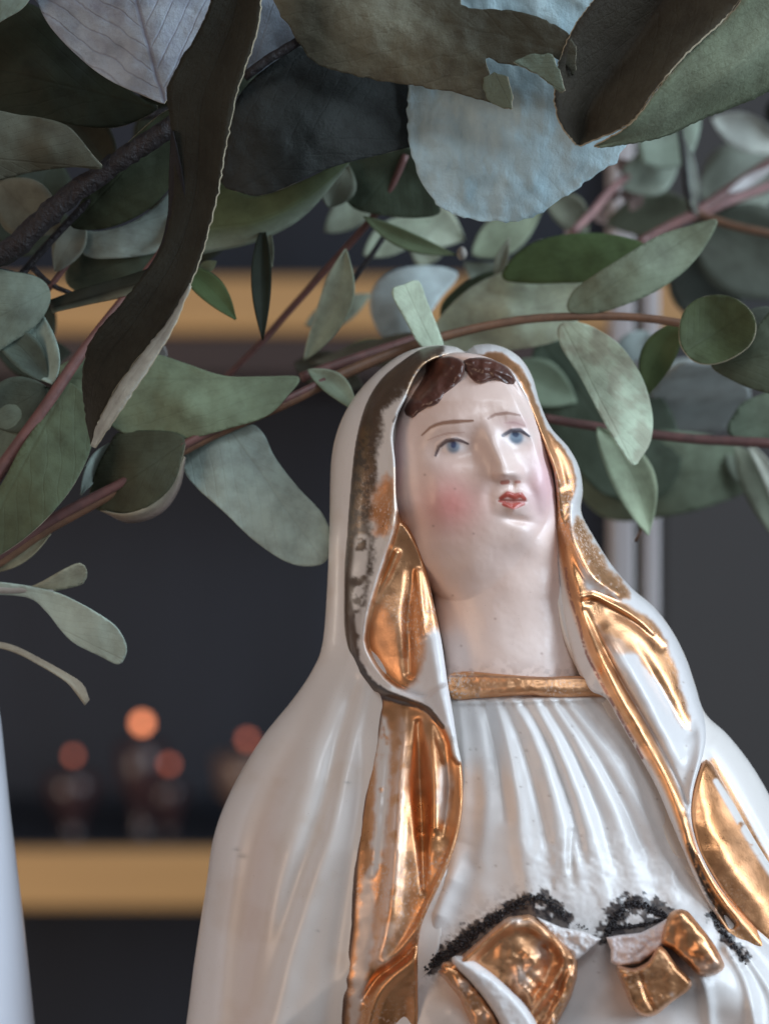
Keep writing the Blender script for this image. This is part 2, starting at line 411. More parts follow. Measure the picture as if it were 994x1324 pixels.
# pale tapering object at the lower left edge
vz = empty('white_vase', None, 'smooth bluish white tapering vase cut off by the lower left edge', 'vase')
vp = [(2698, 250), (2600, 262), (2200, 250), (1800, 225), (1500, 195), (1324, 171), (1200, 158), (1050, 140), (940, 129), (880, 120), (820, 105), (770, 82), (750, 60), (746, 48)]
lathe('vase_body', vp, -128, -60, M_vase, vz, 48)
lathe('vase_neck', [(747, 50), (735, 46), (715, 47), (700, 52), (695, 46), (700, 42)], -128, -60, M_vase, vz, 32)

# ------------------------------------------------------------------ the figurine
fig = empty('porcelain_figurine', None, 'white porcelain veiled woman figurine with worn gilding, painted face and broken off hands', 'figurine')
SIL = [(602, 455), (612, 447), (635, 445), (657, 452), (675, 466), (688, 488), (698, 522), (712, 553), (734, 578), (748, 604), (753, 634), (751, 662),
       (766, 692), (790, 730), (816, 760), (845, 785), (868, 815), (886, 850), (898, 885), (911, 922), (940, 950), (970, 988), (996, 1032),
       (1035, 1110), (1075, 1220), (1100, 1330), (1110, 1440), (220, 1440), (240, 1330), (252, 1240), (266, 1150), (277, 1080), (300, 1020), (338, 955), (378, 905),
       (403, 868), (417, 832), (423, 760), (426, 680), (428, 600), (437, 555), (455, 518), (480, 488), (512, 462), (540, 450), (568, 446), (590, 449)]
SILQ = poly(SIL, 8.0)
WHITE = np.array([0.69, 0.65, 0.615]); GOLD = np.array([0.66, 0.33, 0.155]); DARK = np.array([0.055, 0.036, 0.024]); SKIN = np.array([0.76, 0.59, 0.52])
def base_h(x, y, sd):
    h = np.interp(y, [445, 520, 700, 850, 950, 1100, 1324], [42, 62, 72, 95, 130, 172, 205])
    R = np.interp(y, [445, 520, 700, 850, 950, 1100, 1324], [55, 80, 95, 130, 190, 250, 290])
    return h*prof(sd/R)
def zbase(x, y):
    sd = np.maximum(0, sdist(x, y, SILQ)[0]); return base_h(x, y, sd)
OPEN = [(520, 530), (560, 480), (640, 478), (690, 530), (708, 600), (712, 700), (730, 820), (775, 905), (830, 1000), (870, 1100), (960, 1230), (1010, 1440), (560, 1440), (570, 1200), (580, 1060), (575, 960), (555, 820), (520, 680), (512, 600)]
def shell_z(x, y, sd):
    p = prof(sd/60)
    z = base_h(x, y, sd)
    f = stroke(x, y, [(452, 850), (420, 930), (400, 1000), (380, 1070), (352, 1180), (330, 1324)], [8, 22, 26, 30], [3, 13, 12, 6])
    f += stroke(x, y, [(470, 895), (447, 990), (428, 1080), (398, 1170), (372, 1250), (350, 1340)], [8, 14, 18, 20], [4, 12, 14, 12])
    f += stroke(x, y, [(462, 880), (437, 960), (415, 1050), (380, 1150), (340, 1300)], [6, 11, 12, 16], [-3, -9, -8, -5])
    f += stroke(x, y, [(425, 870), (385, 950), (350, 1030), (325, 1120), (305, 1324)], [10, 18, 20, 24], [0, -7, -8, -6])
    f += stroke(x, y, [(385, 920), (340, 1000), (310, 1080), (290, 1200), (280, 1324)], [8, 16, 14, 14], [0, 6, 8, 7])
    f += stroke(x, y, [(462, 925), (470, 1000), (455, 1100), (440, 1200), (420, 1340)], [8, 10, 12, 16], [0, -6, -8, -8])
    f += stroke(x, y, [(445, 560), (437, 650), (434, 760), (432, 830)], [7, 8, 8, 10], [0, 2.5, 3, 0])
    f += stroke(x, y, [(925, 960), (960, 1010), (990, 1070), (1030, 1160)], [7, 9, 12], [4, 6, 8])
    f += stroke(x, y, [(918, 975), (950, 1030), (985, 1090), (1020, 1160)], [5, 7, 9], [-2, -6, -7])
    f += (fbm(x, y, 60, 5, 2)-0.5)*5
    z = z+0.75*f*p
    so = sdist(x, y, poly(OPEN))[0]
    return z-65*sst(0, 16, so)
def shell_c(x, y, sd):
    c = np.tile(WHITE, (len(x), 1)); g = np.zeros(len(x))
    # dust and age stain, ochre and lilac, in uneven patches
    n = fbm(x, y, 50, 11)
    c = c*(1-0.10*sst(0.45, 0.75, n)[:, None]*np.array([0.6, 1.0, 1.4]))
    c = c*(1-0.22*stroke(x, y, [(425, 870), (385, 950), (350, 1040), (330, 1150), (320, 1324)], [14, 26, 32], [0, 1, 0.8])[:, None]*np.array([0.5, 1, 1.3]))  # broad warm darkening along one fold
    for (sx, sy, r) in ((449, 1012, 4), (411, 1203, 2.5), (314, 1107, 6), (306, 1098, 4), (370, 1010, 2)):
        c = c*(1-gau(x, y, sx, sy, r, r*0.5, 0.45*0.8)[:, None])
    # gilded line on the outer right shoulder
    m = stroke(x, y, [(921, 984), (942, 1020), (960, 1055), (978, 1090), (1000, 1125)], [3.5, 3.5, 4], 1, True)
    m2 = region(x, y, [(900, 990), (914, 985), (930, 1030), (955, 1075), (985, 1120), (1020, 1175), (1060, 1260), (1010, 1240), (960, 1190), (920, 1140), (896, 1090), (888, 1040)], 3, 5)
    m = np.maximum(m, m2)
    c = c*(1-m[:, None])+GOLD*m[:, None]; g = np.maximum(g, m)
    return np.column_stack([c, g])
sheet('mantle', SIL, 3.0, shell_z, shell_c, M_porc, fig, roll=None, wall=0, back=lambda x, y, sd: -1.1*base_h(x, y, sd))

# ---- head and neck
MRp = [(602, 456), (612, 448), (635, 446), (657, 453), (674, 467), (687, 489), (697, 523), (711, 554), (733, 579), (747, 605), (752, 634), (750, 662),
       (765, 692), (789, 730), (815, 760), (844, 786), (867, 816), (885, 851), (897, 886), (909, 925), (912, 955), (906, 985), (896, 1020), (893, 1055), (902, 1095), (922, 1135), (950, 1172), (1000, 1222), (1070, 1300), (1090, 1380),
       (1040, 1340), (994, 1285), (955, 1235), (925, 1185), (900, 1140), (882, 1098), (866, 1060), (848, 1018), (824, 974), (800, 932), (783, 903), (762, 893), (750, 875), (738, 842), (727, 800), (719, 755), (716, 705),
       (719, 655), (716, 615), (708, 588), (697, 558), (684, 528), (671, 503), (657, 484), (641, 472), (622, 464), (602, 463)]
AX = math.radians(9); MR_Q = poly(MRp)
def head_z(x, y, sd):
    u = (x-612)*math.cos(AX)+(y-600)*math.sin(AX); v = -(x-612)*math.sin(AX)+(y-600)*math.cos(AX)
    wid = np.interp(v, [-160, -40, 60, 120, 180], [104, 112, 108, 96, 80])
    e = 1-np.abs(u/wid)**2.3-np.abs(v/178)**2.4
    zh = 30+103*np.sqrt(np.maximum(0, e)+1e-4)
    cx = np.interp(y, [700, 890], [648, 668]); hw = np.interp(y, [700, 780, 850, 900], [98, 96, 98, 106])
    zn = 22+82*np.sqrt(np.maximum(0, 1-((x-cx)/hw)**2)+1e-4)+18*sst(790, 920, y)
    zh = zh-60*(1-sst(452, 520, y))
    if MR_Q is not None:
        zh = zh-np.where((x > 600) & (y < 700), 75*sst(-13, 3, sdist(x, y, MR_Q)[0]), 0)
    k = 52.0
    hmix = np.clip(0.5+0.5*(zh-zn)/k, 0, 1); z = zn*(1-hmix)+zh*hmix+k*hmix*(1-hmix)
    # features
    z += stroke(x, y, [(626, 540), (634, 562), (645, 588), (655, 611)], [13, 13, 13, 14], [1, 6, 13, 20])*(1-sst(613, 627, y-0.12*(x-655)))
    z += gau(x, y, 645, 613, 9, 8, 6)+gau(x, y, 668, 611, 7, 7, 6)
    z -= gau(x, y, 583, 580, 27, 15, 12, -5)+gau(x, y, 668, 568, 19, 14, 13)
    z -= gau(x, y, 612, 582, 14, 22, 7)
    z += gau(x, y, 585, 579, 16, 9, 8, -5)+gau(x, y, 668, 567, 14, 9, 8)
    z += stroke(x, y, [(562, 588), (568, 576), (583, 568), (604, 572)], [3.5], [1, 3, 3, 1])+stroke(x, y, [(651, 563), (662, 556), (676, 557), (685, 565)], 3.5, [1, 3, 3, 1])
    z += stroke(x, y, [(545, 563), (565, 548), (590, 542), (620, 541)], [12, 13, 13], [1, 4, 4, 1])+stroke(x, y, [(634, 540), (652, 532), (680, 536)], [12, 12], [1, 4, 2])
    z += gau(x, y, 562, 640, 34, 40, 9)+gau(x, y, 702, 628, 17, 32, 10)
    z += gau(x, y, 664, 650, 22, 18, 7)
    z += stroke(x, y, [(647, 643), (657, 638), (665, 641), (672, 638), (679, 644)], [4], [1, 4, 3, 4, 1])
    z += stroke(x, y, [(652, 654), (663, 659), (676, 653)], [4.5], [1, 6, 1])
    z -= stroke(x, y, [(645, 647), (662, 648.5), (680, 648)], 2.2, [1, 3, 1])
    z -= gau(x, y, 663, 627, 3.5, 7, 3)
    z -= gau(x, y, 668, 672, 20, 6, 7, 10)
    z += gau(x, y, 682, 697, 26, 22, 9, 20)
    z -= stroke(x, y, [(640, 622), (632, 640), (634, 660)], [7], [1, 2.5, 1])+stroke(x, y, [(679, 620), (690, 640), (695, 665)], 7, [1, 3, 2])
    z += (fbm(x, y, 45, 21, 2)-0.5)*4+(fbm(x, y, 9, 22, 2)-0.5)*0.5
    return z
def head_c(x, y, sd):
    c = np.tile(SKIN, (len(x), 1))
    def lay(m, col):
        nonlocal c
        m = np.clip(m, 0, 1)[:, None]; c = c*(1-m)+np.array(col)*m
    lay(0.30*sst(0.4, 0.7, fbm(x, y, 40, 31)), (0.62, 0.49, 0.45))
    lay(sst(700, 880, y)*0.35, (0.74, 0.66, 0.62))
    lay(gau(x, y, 583, 652, 38, 36, 0.85), (0.66, 0.25, 0.22)); lay(gau(x, y, 612, 600, 24, 30, 0.35), (0.58, 0.36, 0.26))
    lay(gau(x, y, 704, 625, 24, 44, 0.6), (0.78, 0.44, 0.50)); lay(gau(x, y, 668, 548, 18, 8, 0.4), (0.72, 0.42, 0.45))
    lay(gau(x, y, 514, 600, 8, 60, 0.6), (0.45, 0.28, 0.34))
    # eyes
    lay(gau(x, y, 588, 578, 15, 8, 0.75), (0.66, 0.66, 0.68)); lay(gau(x, y, 670, 566, 14, 8, 0.7), (0.70, 0.72, 0.76))
    lay(stroke(x, y, [(585, 577), (586, 577.5)], 8.5, 0.95, True), (0.20, 0.25, 0.32)); lay(stroke(x, y, [(586, 574), (586, 576)], 3.6, 1, True), (0.05, 0.07, 0.15))
    lay(stroke(x, y, [(666, 565), (668, 566)], 8.5, 0.95, True), (0.16, 0.22, 0.29)); lay(stroke(x, y, [(665, 561), (667, 562)], 3.6, 1, True), (0.05, 0.07, 0.12))
    lay(stroke(x, y, [(563, 589), (567, 578), (577, 570), (590, 568), (605, 574)], [1.8, 2.8, 2.8, 1.4], 0.95, True), (0.11, 0.07, 0.07))
    lay(stroke(x, y, [(650, 563), (660, 557), (672, 556), (684, 564)], [2.4, 3.2, 1.6], 0.95, True), (0.09, 0.08, 0.10))
    lay(stroke(x, y, [(553, 569), (575, 561), (600, 559)], [0.8, 1.4, 0.8], 0.55, True), (0.50, 0.30, 0.24))
    lay(stroke(x, y, [(652, 547), (665, 546), (678, 551)], [0.8, 1.4, 0.8], 0.5, True), (0.55, 0.33, 0.33))
    lay(stroke(x, y, [(545, 563), (556, 553), (572, 547), (592, 545), (611, 544)], [1.0, 2.4, 3.0, 1.6], 0.95, True), (0.28, 0.15, 0.10))
    lay(stroke(x, y, [(631, 541), (640, 536), (655, 534), (672, 537)], [1.8, 2.4, 1.4], 0.85, True), (0.34, 0.20, 0.16))
    # lips and nostrils
    lay(stroke(x, y, [(647, 644), (656, 639), (665, 642), (673, 640), (678, 645)], [2.4, 4.4, 4.4, 2.6], 0.95, True), (0.40, 0.055, 0.035))
    lay(stroke(x, y, [(651, 652), (663, 654.5), (676, 651)], [2.6, 4.6, 2.8], 0.95, True), (0.44, 0.06, 0.04))
    lay(stroke(x, y, [(648, 647.5), (662, 648), (678, 647.5)], 2.6, 0.9, True), (0.34, 0.09, 0.07))
    lay(stroke(x, y, [(645, 648), (652, 649)], 1.5, 0.8, True), (0.42, 0.06, 0.04))
    lay(stroke(x, y, [(649, 624), (656, 623)], 3, 0.85, True), (0.44, 0.12, 0.08)); lay(stroke(x, y, [(667, 623), (671, 623)], 2.2, 0.7, True), (0.46, 0.14, 0.10))
    for (sx, sy) in ((588, 632), (549, 614), (560, 680), (612, 690), (640, 800), (585, 770), (700, 845), (596, 835)):
        lay(gau(x, y, sx, sy, 1.6, 1.4, 0.6), (0.30, 0.16, 0.13))
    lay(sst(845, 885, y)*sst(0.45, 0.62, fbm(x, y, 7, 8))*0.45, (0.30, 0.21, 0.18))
    return np.column_stack([c, np.zeros(len(x))])
HEAD = [(504, 560), (512, 510), (540, 470), (585, 456), (630, 462), (665, 484), (689, 530), (711, 590), (720, 640), (722, 690), (728, 760), (742, 820), (768, 885), (770, 900), (570, 900), (568, 850), (560, 800), (540, 740), (512, 690), (502, 630)]
sheet('head', HEAD, 1.25, head_z, head_c, M_porc, fig, roll=(8, 20), wall=20)

# ---- hair, two painted locks
HAIR = np.array([0.085, 0.032, 0.022])
def hair_c(x, y, sd):
    n = fbm(x, y, 10, 41); c = HAIR*(0.6+0.9*n[:, None]); c = c*(1-0.5*(1-sst(0, 2.5, sd))[:, None])+0.5*(1-sst(0, 2.5, sd))[:, None]*SKIN*0.5
    return np.column_stack([c, np.zeros(len(x))])
def hz(seed):
    def f(x, y, sd):
        z = head_z(x, y, sd)+6+(fbm(x, y, 15, seed, 3)-0.5)*9
        z += stroke(x, y, [(545, 520), (565, 495), (582, 472)], 7, [3, 6, 5])+stroke(x, y, [(590, 485), (596, 472)], 7, 6)+stroke(x, y, [(612, 474), (635, 478), (660, 488)], 5, [3, 5, 6])
        return z
    return f
sheet('hair_lock', [(524, 537), (521, 530), (534, 508), (547, 486), (551, 470), (566, 462), (586, 461), (600, 469), (600, 484), (591, 497), (577, 509), (566, 522), (548, 529), (533, 541)], 1.25, hz(5), hair_c, M_porc, fig, roll=(7, 9), wall=16)
sheet('hair_lock', [(599, 466), (620, 462), (640, 466), (657, 476), (667, 492), (665, 498), (656, 498), (640, 491), (622, 496), (607, 489)], 1.25, hz(9), hair_c, M_porc, fig, roll=(6, 9), wall=16)

# ---- tunic
PLEATS = [([(612, 905), (622, 960), (628, 1040), (622, 1150)], 5), ([(640, 905), (655, 960), (668, 1030), (678, 1110), (686, 1165)], 8),
          ([(662, 905), (688, 950), (712, 1015), (727, 1080), (742, 1150)], 8), ([(690, 905), (722, 965), (752, 1040), (772, 1110), (786, 1165)], 8),
          ([(712, 905), (752, 965), (788, 1035), (812, 1100), (830, 1165)], 8), ([(730, 905), (778, 965), (818, 1030), (848, 1090), (872, 1160)], 7),
          ([(752, 905), (800, 965), (845, 1040), (880, 1110)], 5), ([(595, 920), (600, 1000), (596, 1100)], 4)]
VALL = [([(627, 910), (645, 990), (655, 1060)], 5), ([(652, 908), (678, 975), (700, 1060), (712, 1140)], 6), ([(676, 908), (708, 965), (735, 1040), (752, 1110)], 8),
        ([(738, 1075), (737, 1110), (742, 1150)], 10), ([(701, 908), (740, 975), (772, 1050), (790, 1110)], 6), ([(722, 908), (768, 975), (805, 1040), (832, 1100)], 5)]
tun = TPS([(590, 900, 100), (680, 900, 122), (785, 900, 105), (560, 1000, 120), (700, 1000, 160), (830, 1000, 130), (540, 1120, 150), (700, 1120, 196), (880, 1120, 155),
           (540, 1240, 180), (720, 1240, 214), (900, 1240, 195), (1000, 1300, 180), (540, 1440, 200), (750, 1440, 235), (1050, 1440, 190)])
def tun_z(x, y, sd):
    z = tun(x, y)
    for p, h in PLEATS: z = z+stroke(x, y, p, [5, 10, 12, 15], [h*0.35, h*0.8, h*0.75, h*0.5])
    for p, h in VALL: z = z-stroke(x, y, p, [4, 6, 8], [h*0.3, h*0.7, h*0.4])
    z = z+stroke(x, y, [(592, 908), (680, 906), (778, 903)], 4, 4)
    lump = sst(1040, 1110, y)*(1-sst(1165, 1185, y))*sst(660, 700, x)*(1-sst(870, 890, x))
    z = z+lump*(fbm(x, y, 10, 61, 2)-0.5)*2.6
    # sleeves below
    z = z+stroke(x, y, [(585, 1310), (615, 1340), (650, 1400)], 26, 18)+stroke(x, y, [(880, 1250), (950, 1290), (1010, 1350)], [34, 44], [22, 26])
    z = z+stroke(x, y, [(940, 1225), (965, 1270), (975, 1324)], 8, 9)+stroke(x, y, [(965, 1235), (995, 1280), (1010, 1324)], 8, 9)+stroke(x, y, [(900, 1245), (912, 1280), (918, 1324)], 8, 6)
    z = z+stroke(x, y, [(598, 1090), (585, 1130), (562, 1190), (556, 1230)], 15, [0, 12, 14, 0])
    return z+(fbm(x, y, 30, 62, 2)-0.5)*3
def tun_c(x, y, sd):
    c = np.tile(WHITE*np.array([0.98, 1.0, 1.03]), (len(x), 1))
    def lay(m, col):
        nonlocal c
        m = np.clip(m, 0, 1)[:, None]; c = c*(1-m)+np.array(col)*m
    gr = fbm(x, y, 8, 71)
    lay(0.5*stroke(x, y, [(736, 1085), (736, 1120), (742, 1150)], 8, [0.4, 1, 0.6])*sst(0.3, 0.6, gr), (0.30, 0.22, 0.15))
    lay(0.35*stroke(x, y, [(600, 912), (680, 908), (780, 905)], 7, 1)*sst(0.45, 0.6, gr), (0.36, 0.27, 0.2))
    for pts, w in (([(548, 1248), (575, 1232), (605, 1210), (640, 1190), (675, 1168), (705, 1165), (728, 1188)], 11), ([(785, 1208), (795, 1180), (815, 1168), (838, 1172), (860, 1184)], 11), ([(922, 1182), (935, 1205), (960, 1238)], 8), ([(556, 1250), (590, 1232), (622, 1206), (650, 1186), (690, 1178), (722, 1198)], 12), ([(792, 1210), (820, 1204), (852, 1192)], 9)):
        d = pdist(x, y, spline(pts, 8.0))[0]
        lay(sst(0.08, -0.06, (d/w-1)*0.5+(gr-0.5)*1.3), (0.020, 0.014, 0.015))
        lay(np.exp(-(d/(w*2.1))**2)*0.35*sst(0.4, 0.6, fbm(x, y, 5, 75)), (0.25, 0.2, 0.17))
    for i in range(40):
        sx, sy = 560+random.random()*330, 930+random.random()*330
        lay(gau(x, y, sx, sy, 1.2+random.random(), 1.0+random.random()*0.6, 0.55), (0.22, 0.17, 0.14))
    return np.column_stack([c, np.zeros(len(x))])
sheet('tunic', [(570, 895), (680, 899), (785, 896), (812, 930), (860, 1010), (900, 1090), (950, 1170), (1070, 1300), (1090, 1440), (470, 1440), (500, 1250), (540, 1140), (575, 1040), (578, 960)], 2.0, tun_z, tun_c, M_porc, fig, roll=(5, 10), wall=20)

# ---- collar
def collar_c(x, y, sd):
    n = fbm(x, y, 12, 81); m = sst(0.30, 0.42, n+0.25)[:, None]; e = sst(0.55, 0.8, fbm(x, y, 5, 82))*np.clip(1-(x-585)/60, 0, 1)
    c = GOLD*(0.75+0.4*n[:, None]); c = c*(1-e[:, None])+WHITE*0.8*e[:, None]
    top = (1-sst(0, 2.2, np.abs(y-(874+(x-585)*0.02))))*0.7
    c = c*(1-top[:, None])+np.array([0.12, 0.05, 0.05])*top[:, None]
    return np.column_stack([c, np.clip(1-e*0.8-top*0.4, 0, 1)])
sheet('collar', [(578, 875), (600, 868), (640, 871), (700, 875), (745, 874), (785, 878), (800, 900), (762, 901), (720, 902), (680, 899), (620, 903), (584, 904)], 1.25,
      lambda x, y, sd: tun(x, np.full_like(y, 900))+10+(fbm(x, y, 9, 83)-0.5)*2.5+stroke(x, y, [(580, 893), (680, 890), (790, 892)], 7, 4), collar_c, M_porc, fig, roll=(6, 9), wall=20)

# ---- left edge of the mantle with its gilded lining
MLp = [(602, 457), (590, 449), (566, 447), (543, 452), (518, 468), (494, 488), (477, 512), (465, 545), (456, 590), (451, 650), (447, 700), (445, 760), (446, 825), (456, 862), (478, 890), (489, 905),
       (486, 935), (478, 985), (467, 1045), (457, 1120), (450, 1200), (443, 1260), (436, 1324), (424, 1440),
       (545, 1440), (541, 1324), (540, 1262), (541, 1218), (549, 1185), (571, 1138), (588, 1095), (597, 1050), (598, 1000), (591, 960), (584, 915), (578, 880), (571, 832), (561, 782), (547, 722), (530, 685), (517, 668),
       (512, 640), (511, 600), (508, 565), (513, 540), (525, 514), (535, 490), (548, 472), (565, 463), (585, 459), (602, 463)]
ml_off = TPS([(600, 455, 42), (566, 450, 34), (548, 470, 52), (518, 470, 16), (530, 500, 50), (477, 512, 4), (500, 540, 40), (456, 590, 4), (508, 580, 48), (447, 700, 4), (505, 680, 52), (475, 720, 36),
              (446, 825, 4), (470, 800, 34), (489, 905, 6), (486, 960, 6), (520, 960, 34), (560, 900, 44), (555, 780, 34), (540, 730, 34), (585, 930, 58), (596, 1020, 52), (467, 1045, 6), (515, 1060, 30),
              (450, 1200, 6), (500, 1180, 30), (545, 1190, 42), (590, 1090, 46), (440, 1324, 6), (500, 1324, 26), (540, 1324, 34), (430, 1440, 4), (540, 1440, 30), (585, 1000, 54), (575, 860, 46)])
POCK = [(513, 662), (509, 686), (492, 738), (476, 790), (471, 828), (479, 850), (497, 877), (520, 893), (547, 902), (568, 890), (600, 870), (600, 800), (560, 700), (530, 660)]
LOW = [(480, 895), (500, 897), (540, 908), (562, 925), (580, 952), (592, 985), (640, 1010), (640, 1440), (380, 1440), (440, 1200), (470, 950)]
def ml_z(x, y, sd):
    z = zbase(x, y)+ml_off(x, y)
    z = z-20*sst(-2, 5, sdist(x, y, poly(POCK))[0])
    z = z-9*sst(-2, 5, sdist(x, y, poly(LOW))[0])
    z += stroke(x, y, [(515, 540), (511, 580), (512, 640), (507, 684), (489, 738), (472, 790), (467, 830), (478, 858), (505, 886)], [5, 6, 7, 6], [4, 7, 9, 6, 4])
    z += stroke(x, y, [(470, 868), (492, 888), (520, 902), (548, 914), (572, 938)], 5, [3, 7, 7, 3])
    z -= stroke(x, y, [(531, 740), (527, 800), (530, 870)], 7, [4, 12, 8])
    z += stroke(x, y, [(513, 715), (500, 745), (484, 775)], 5, [6, 9, 5])+stroke(x, y, [(540, 740), (545, 780), (547, 820)], 5, [5, 7, 4])
    z += stroke(x, y, [(553, 800), (562, 860), (572, 910), (584, 950)], [10, 14, 12, 8], [4, 14, 14, 6])
    z += stroke(x, y, [(497, 925), (492, 1000), (486, 1070), (480, 1130)], 7, [2, 8, 6, 3])
    z += stroke(x, y, [(521, 918), (517, 1000), (512, 1100), (505, 1180), (492, 1240)], [6, 10, 11, 13], [4, 13, 14, 13])
    z -= stroke(x, y, [(541, 935), (543, 1000), (546, 1080), (548, 1150)], [5, 9, 8, 4], [8, 24, 24, 6])
    z += stroke(x, y, [(556, 925), (561, 1000), (562, 1070)], 6, [3, 8, 5])
    z -= stroke(x, y, [(574, 960), (580, 1020), (574, 1080)], 6, [2, 10, 4])
    z += stroke(x, y, [(596, 985), (597, 1045), (586, 1095), (568, 1138), (546, 1188), (520, 1225), (498, 1246)], 5, [4, 9, 9, 9, 8, 5])
    z -= stroke(x, y, [(545, 1212), (520, 1240), (490, 1262), (470, 1290)], 5, [4, 12, 12, 6])
    z += stroke(x, y, [(542, 1238), (515, 1258), (490, 1285), (478, 1324), (470, 1380)], 8, [4, 12, 14, 12])
    z -= stroke(x, y, [(525, 1290), (520, 1340), (515, 1400)], 12, [8, 14, 14])
    z += stroke(x, y, [(500, 485), (480, 540), (470, 620), (462, 700)], [10, 10], [3, 5, 4, 2])
    z += (fbm(x, y, 24, 91, 2)-0.5)*3.0
    return z
def ml_c(x, y, sd):
    c = np.tile(WHITE, (len(x), 1)); g = np.zeros(len(x)); n = fbm(x, y, 15, 101); f = fbm(x, y, 5, 102)
    def lay(m, col, gv):
        nonlocal c, g
        m = np.clip(m, 0, 1); c = c*(1-m[:, None])+np.array(col)*m[:, None]; g = g*(1-m)+gv*m
    lay(region(x, y, POCK, 2, 1), GOLD, 1)
    lay(region(x, y, [(548, 822), (560, 812), (575, 820), (590, 900), (598, 960), (585, 955), (566, 925), (545, 905), (520, 893), (540, 880), (546, 850)], 4, 4, 12), WHITE*np.array([.97, 1, 1.05]), 0)
    lay(region(x, y, LOW, 2, 1), GOLD*np.array([0.97, 0.93, 0.85]), 1)
    lay(region(x, y, [(492, 925), (502, 928), (505, 980), (500, 1060), (492, 1120), (478, 1130), (484, 1060), (486, 980)], 3, 4, 12)*sst(0.15, 0.4, n), WHITE*0.97, 0.05)
    lay(0.75*region(x, y, [(568, 990), (580, 985), (583, 1020), (577, 1065), (566, 1062), (566, 1020)], 4, 4, 9), WHITE*0.9, 0.2)
    lay(region(x, y, [(470, 1130), (480, 1120), (485, 1180), (478, 1250), (462, 1324), (450, 1400), (442, 1400), (452, 1300), (460, 1220)], 3, 4, 10)*0.8, WHITE*0.9, 0.1)
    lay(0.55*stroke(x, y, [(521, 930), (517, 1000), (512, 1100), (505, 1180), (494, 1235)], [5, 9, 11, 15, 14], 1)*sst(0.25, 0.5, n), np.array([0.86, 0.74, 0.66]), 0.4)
    # pale streak above: the window's reflection painted onto the gilded column
    # upper band: tarnished stripe
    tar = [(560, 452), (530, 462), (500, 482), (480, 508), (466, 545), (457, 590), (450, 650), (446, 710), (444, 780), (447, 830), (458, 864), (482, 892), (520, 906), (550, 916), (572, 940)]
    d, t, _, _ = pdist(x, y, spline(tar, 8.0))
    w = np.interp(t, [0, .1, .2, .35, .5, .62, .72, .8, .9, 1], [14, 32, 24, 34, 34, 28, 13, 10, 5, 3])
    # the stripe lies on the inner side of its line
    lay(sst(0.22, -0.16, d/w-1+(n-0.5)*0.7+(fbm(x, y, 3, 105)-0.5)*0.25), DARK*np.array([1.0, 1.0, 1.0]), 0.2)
    lay(0.5*stroke(x, y, [(470, 560), (468, 640), (462, 700)], [8, 14, 8], 1)*sst(0.42, 0.6, f), np.array([0.22, 0.13, 0.06]), 0.7)
    lay(region(x, y, [(487, 630), (500, 612), (509, 620), (509, 660), (500, 690), (487, 690), (482, 660)], 5, 6, 10)*0.95, GOLD*np.array([1, .85, .7]), 0.9)
    lay(stroke(x, y, [(468, 700), (463, 760), (466, 815)], [10, 9, 6], 0.9, True)*sst(0.35, 0.5, n+0.05), WHITE*0.95, 0)
    lay(stroke(x, y, [(510, 606), (511, 645), (508, 678)], 2.2, 0.8, True), np.array([0.95, 0.85, 0.72]), 0.5)  # highlight on the lip edge, painted in
    # gilded dots along the hood rim
    lay(stroke(x, y, [(530, 508), (541, 484), (552, 471), (568, 463), (590, 461), (602, 462)], 4, 1)*sst(0.40, 0.52, f+0.05), np.array([0.9, 0.6, 0.35]), 0.95)
    lay(stroke(x, y, [(508, 545), (518, 528), (527, 514)], 1.5, 0.7, True), DARK, 0)
    # dark line at the outer foot of the lower column
    d2 = stroke(x, y, [(490, 900), (486, 940), (477, 990), (466, 1050), (457, 1120), (450, 1200), (443, 1260), (436, 1324), (426, 1430)], [7, 5, 6, 10, 12, 11], 1, True)
    lay(d2*sst(0.2, 0.4, n+0.25), np.array([0.065, 0.035, 0.028]), 0.3)
    return np.column_stack([c, g])
sheet('veil_lining', MLp, 1.5, ml_z, ml_c, M_porc, fig, roll=(6, 11), wall=45).__setitem__('label', 'gilded veil edge at the viewer\'s left')

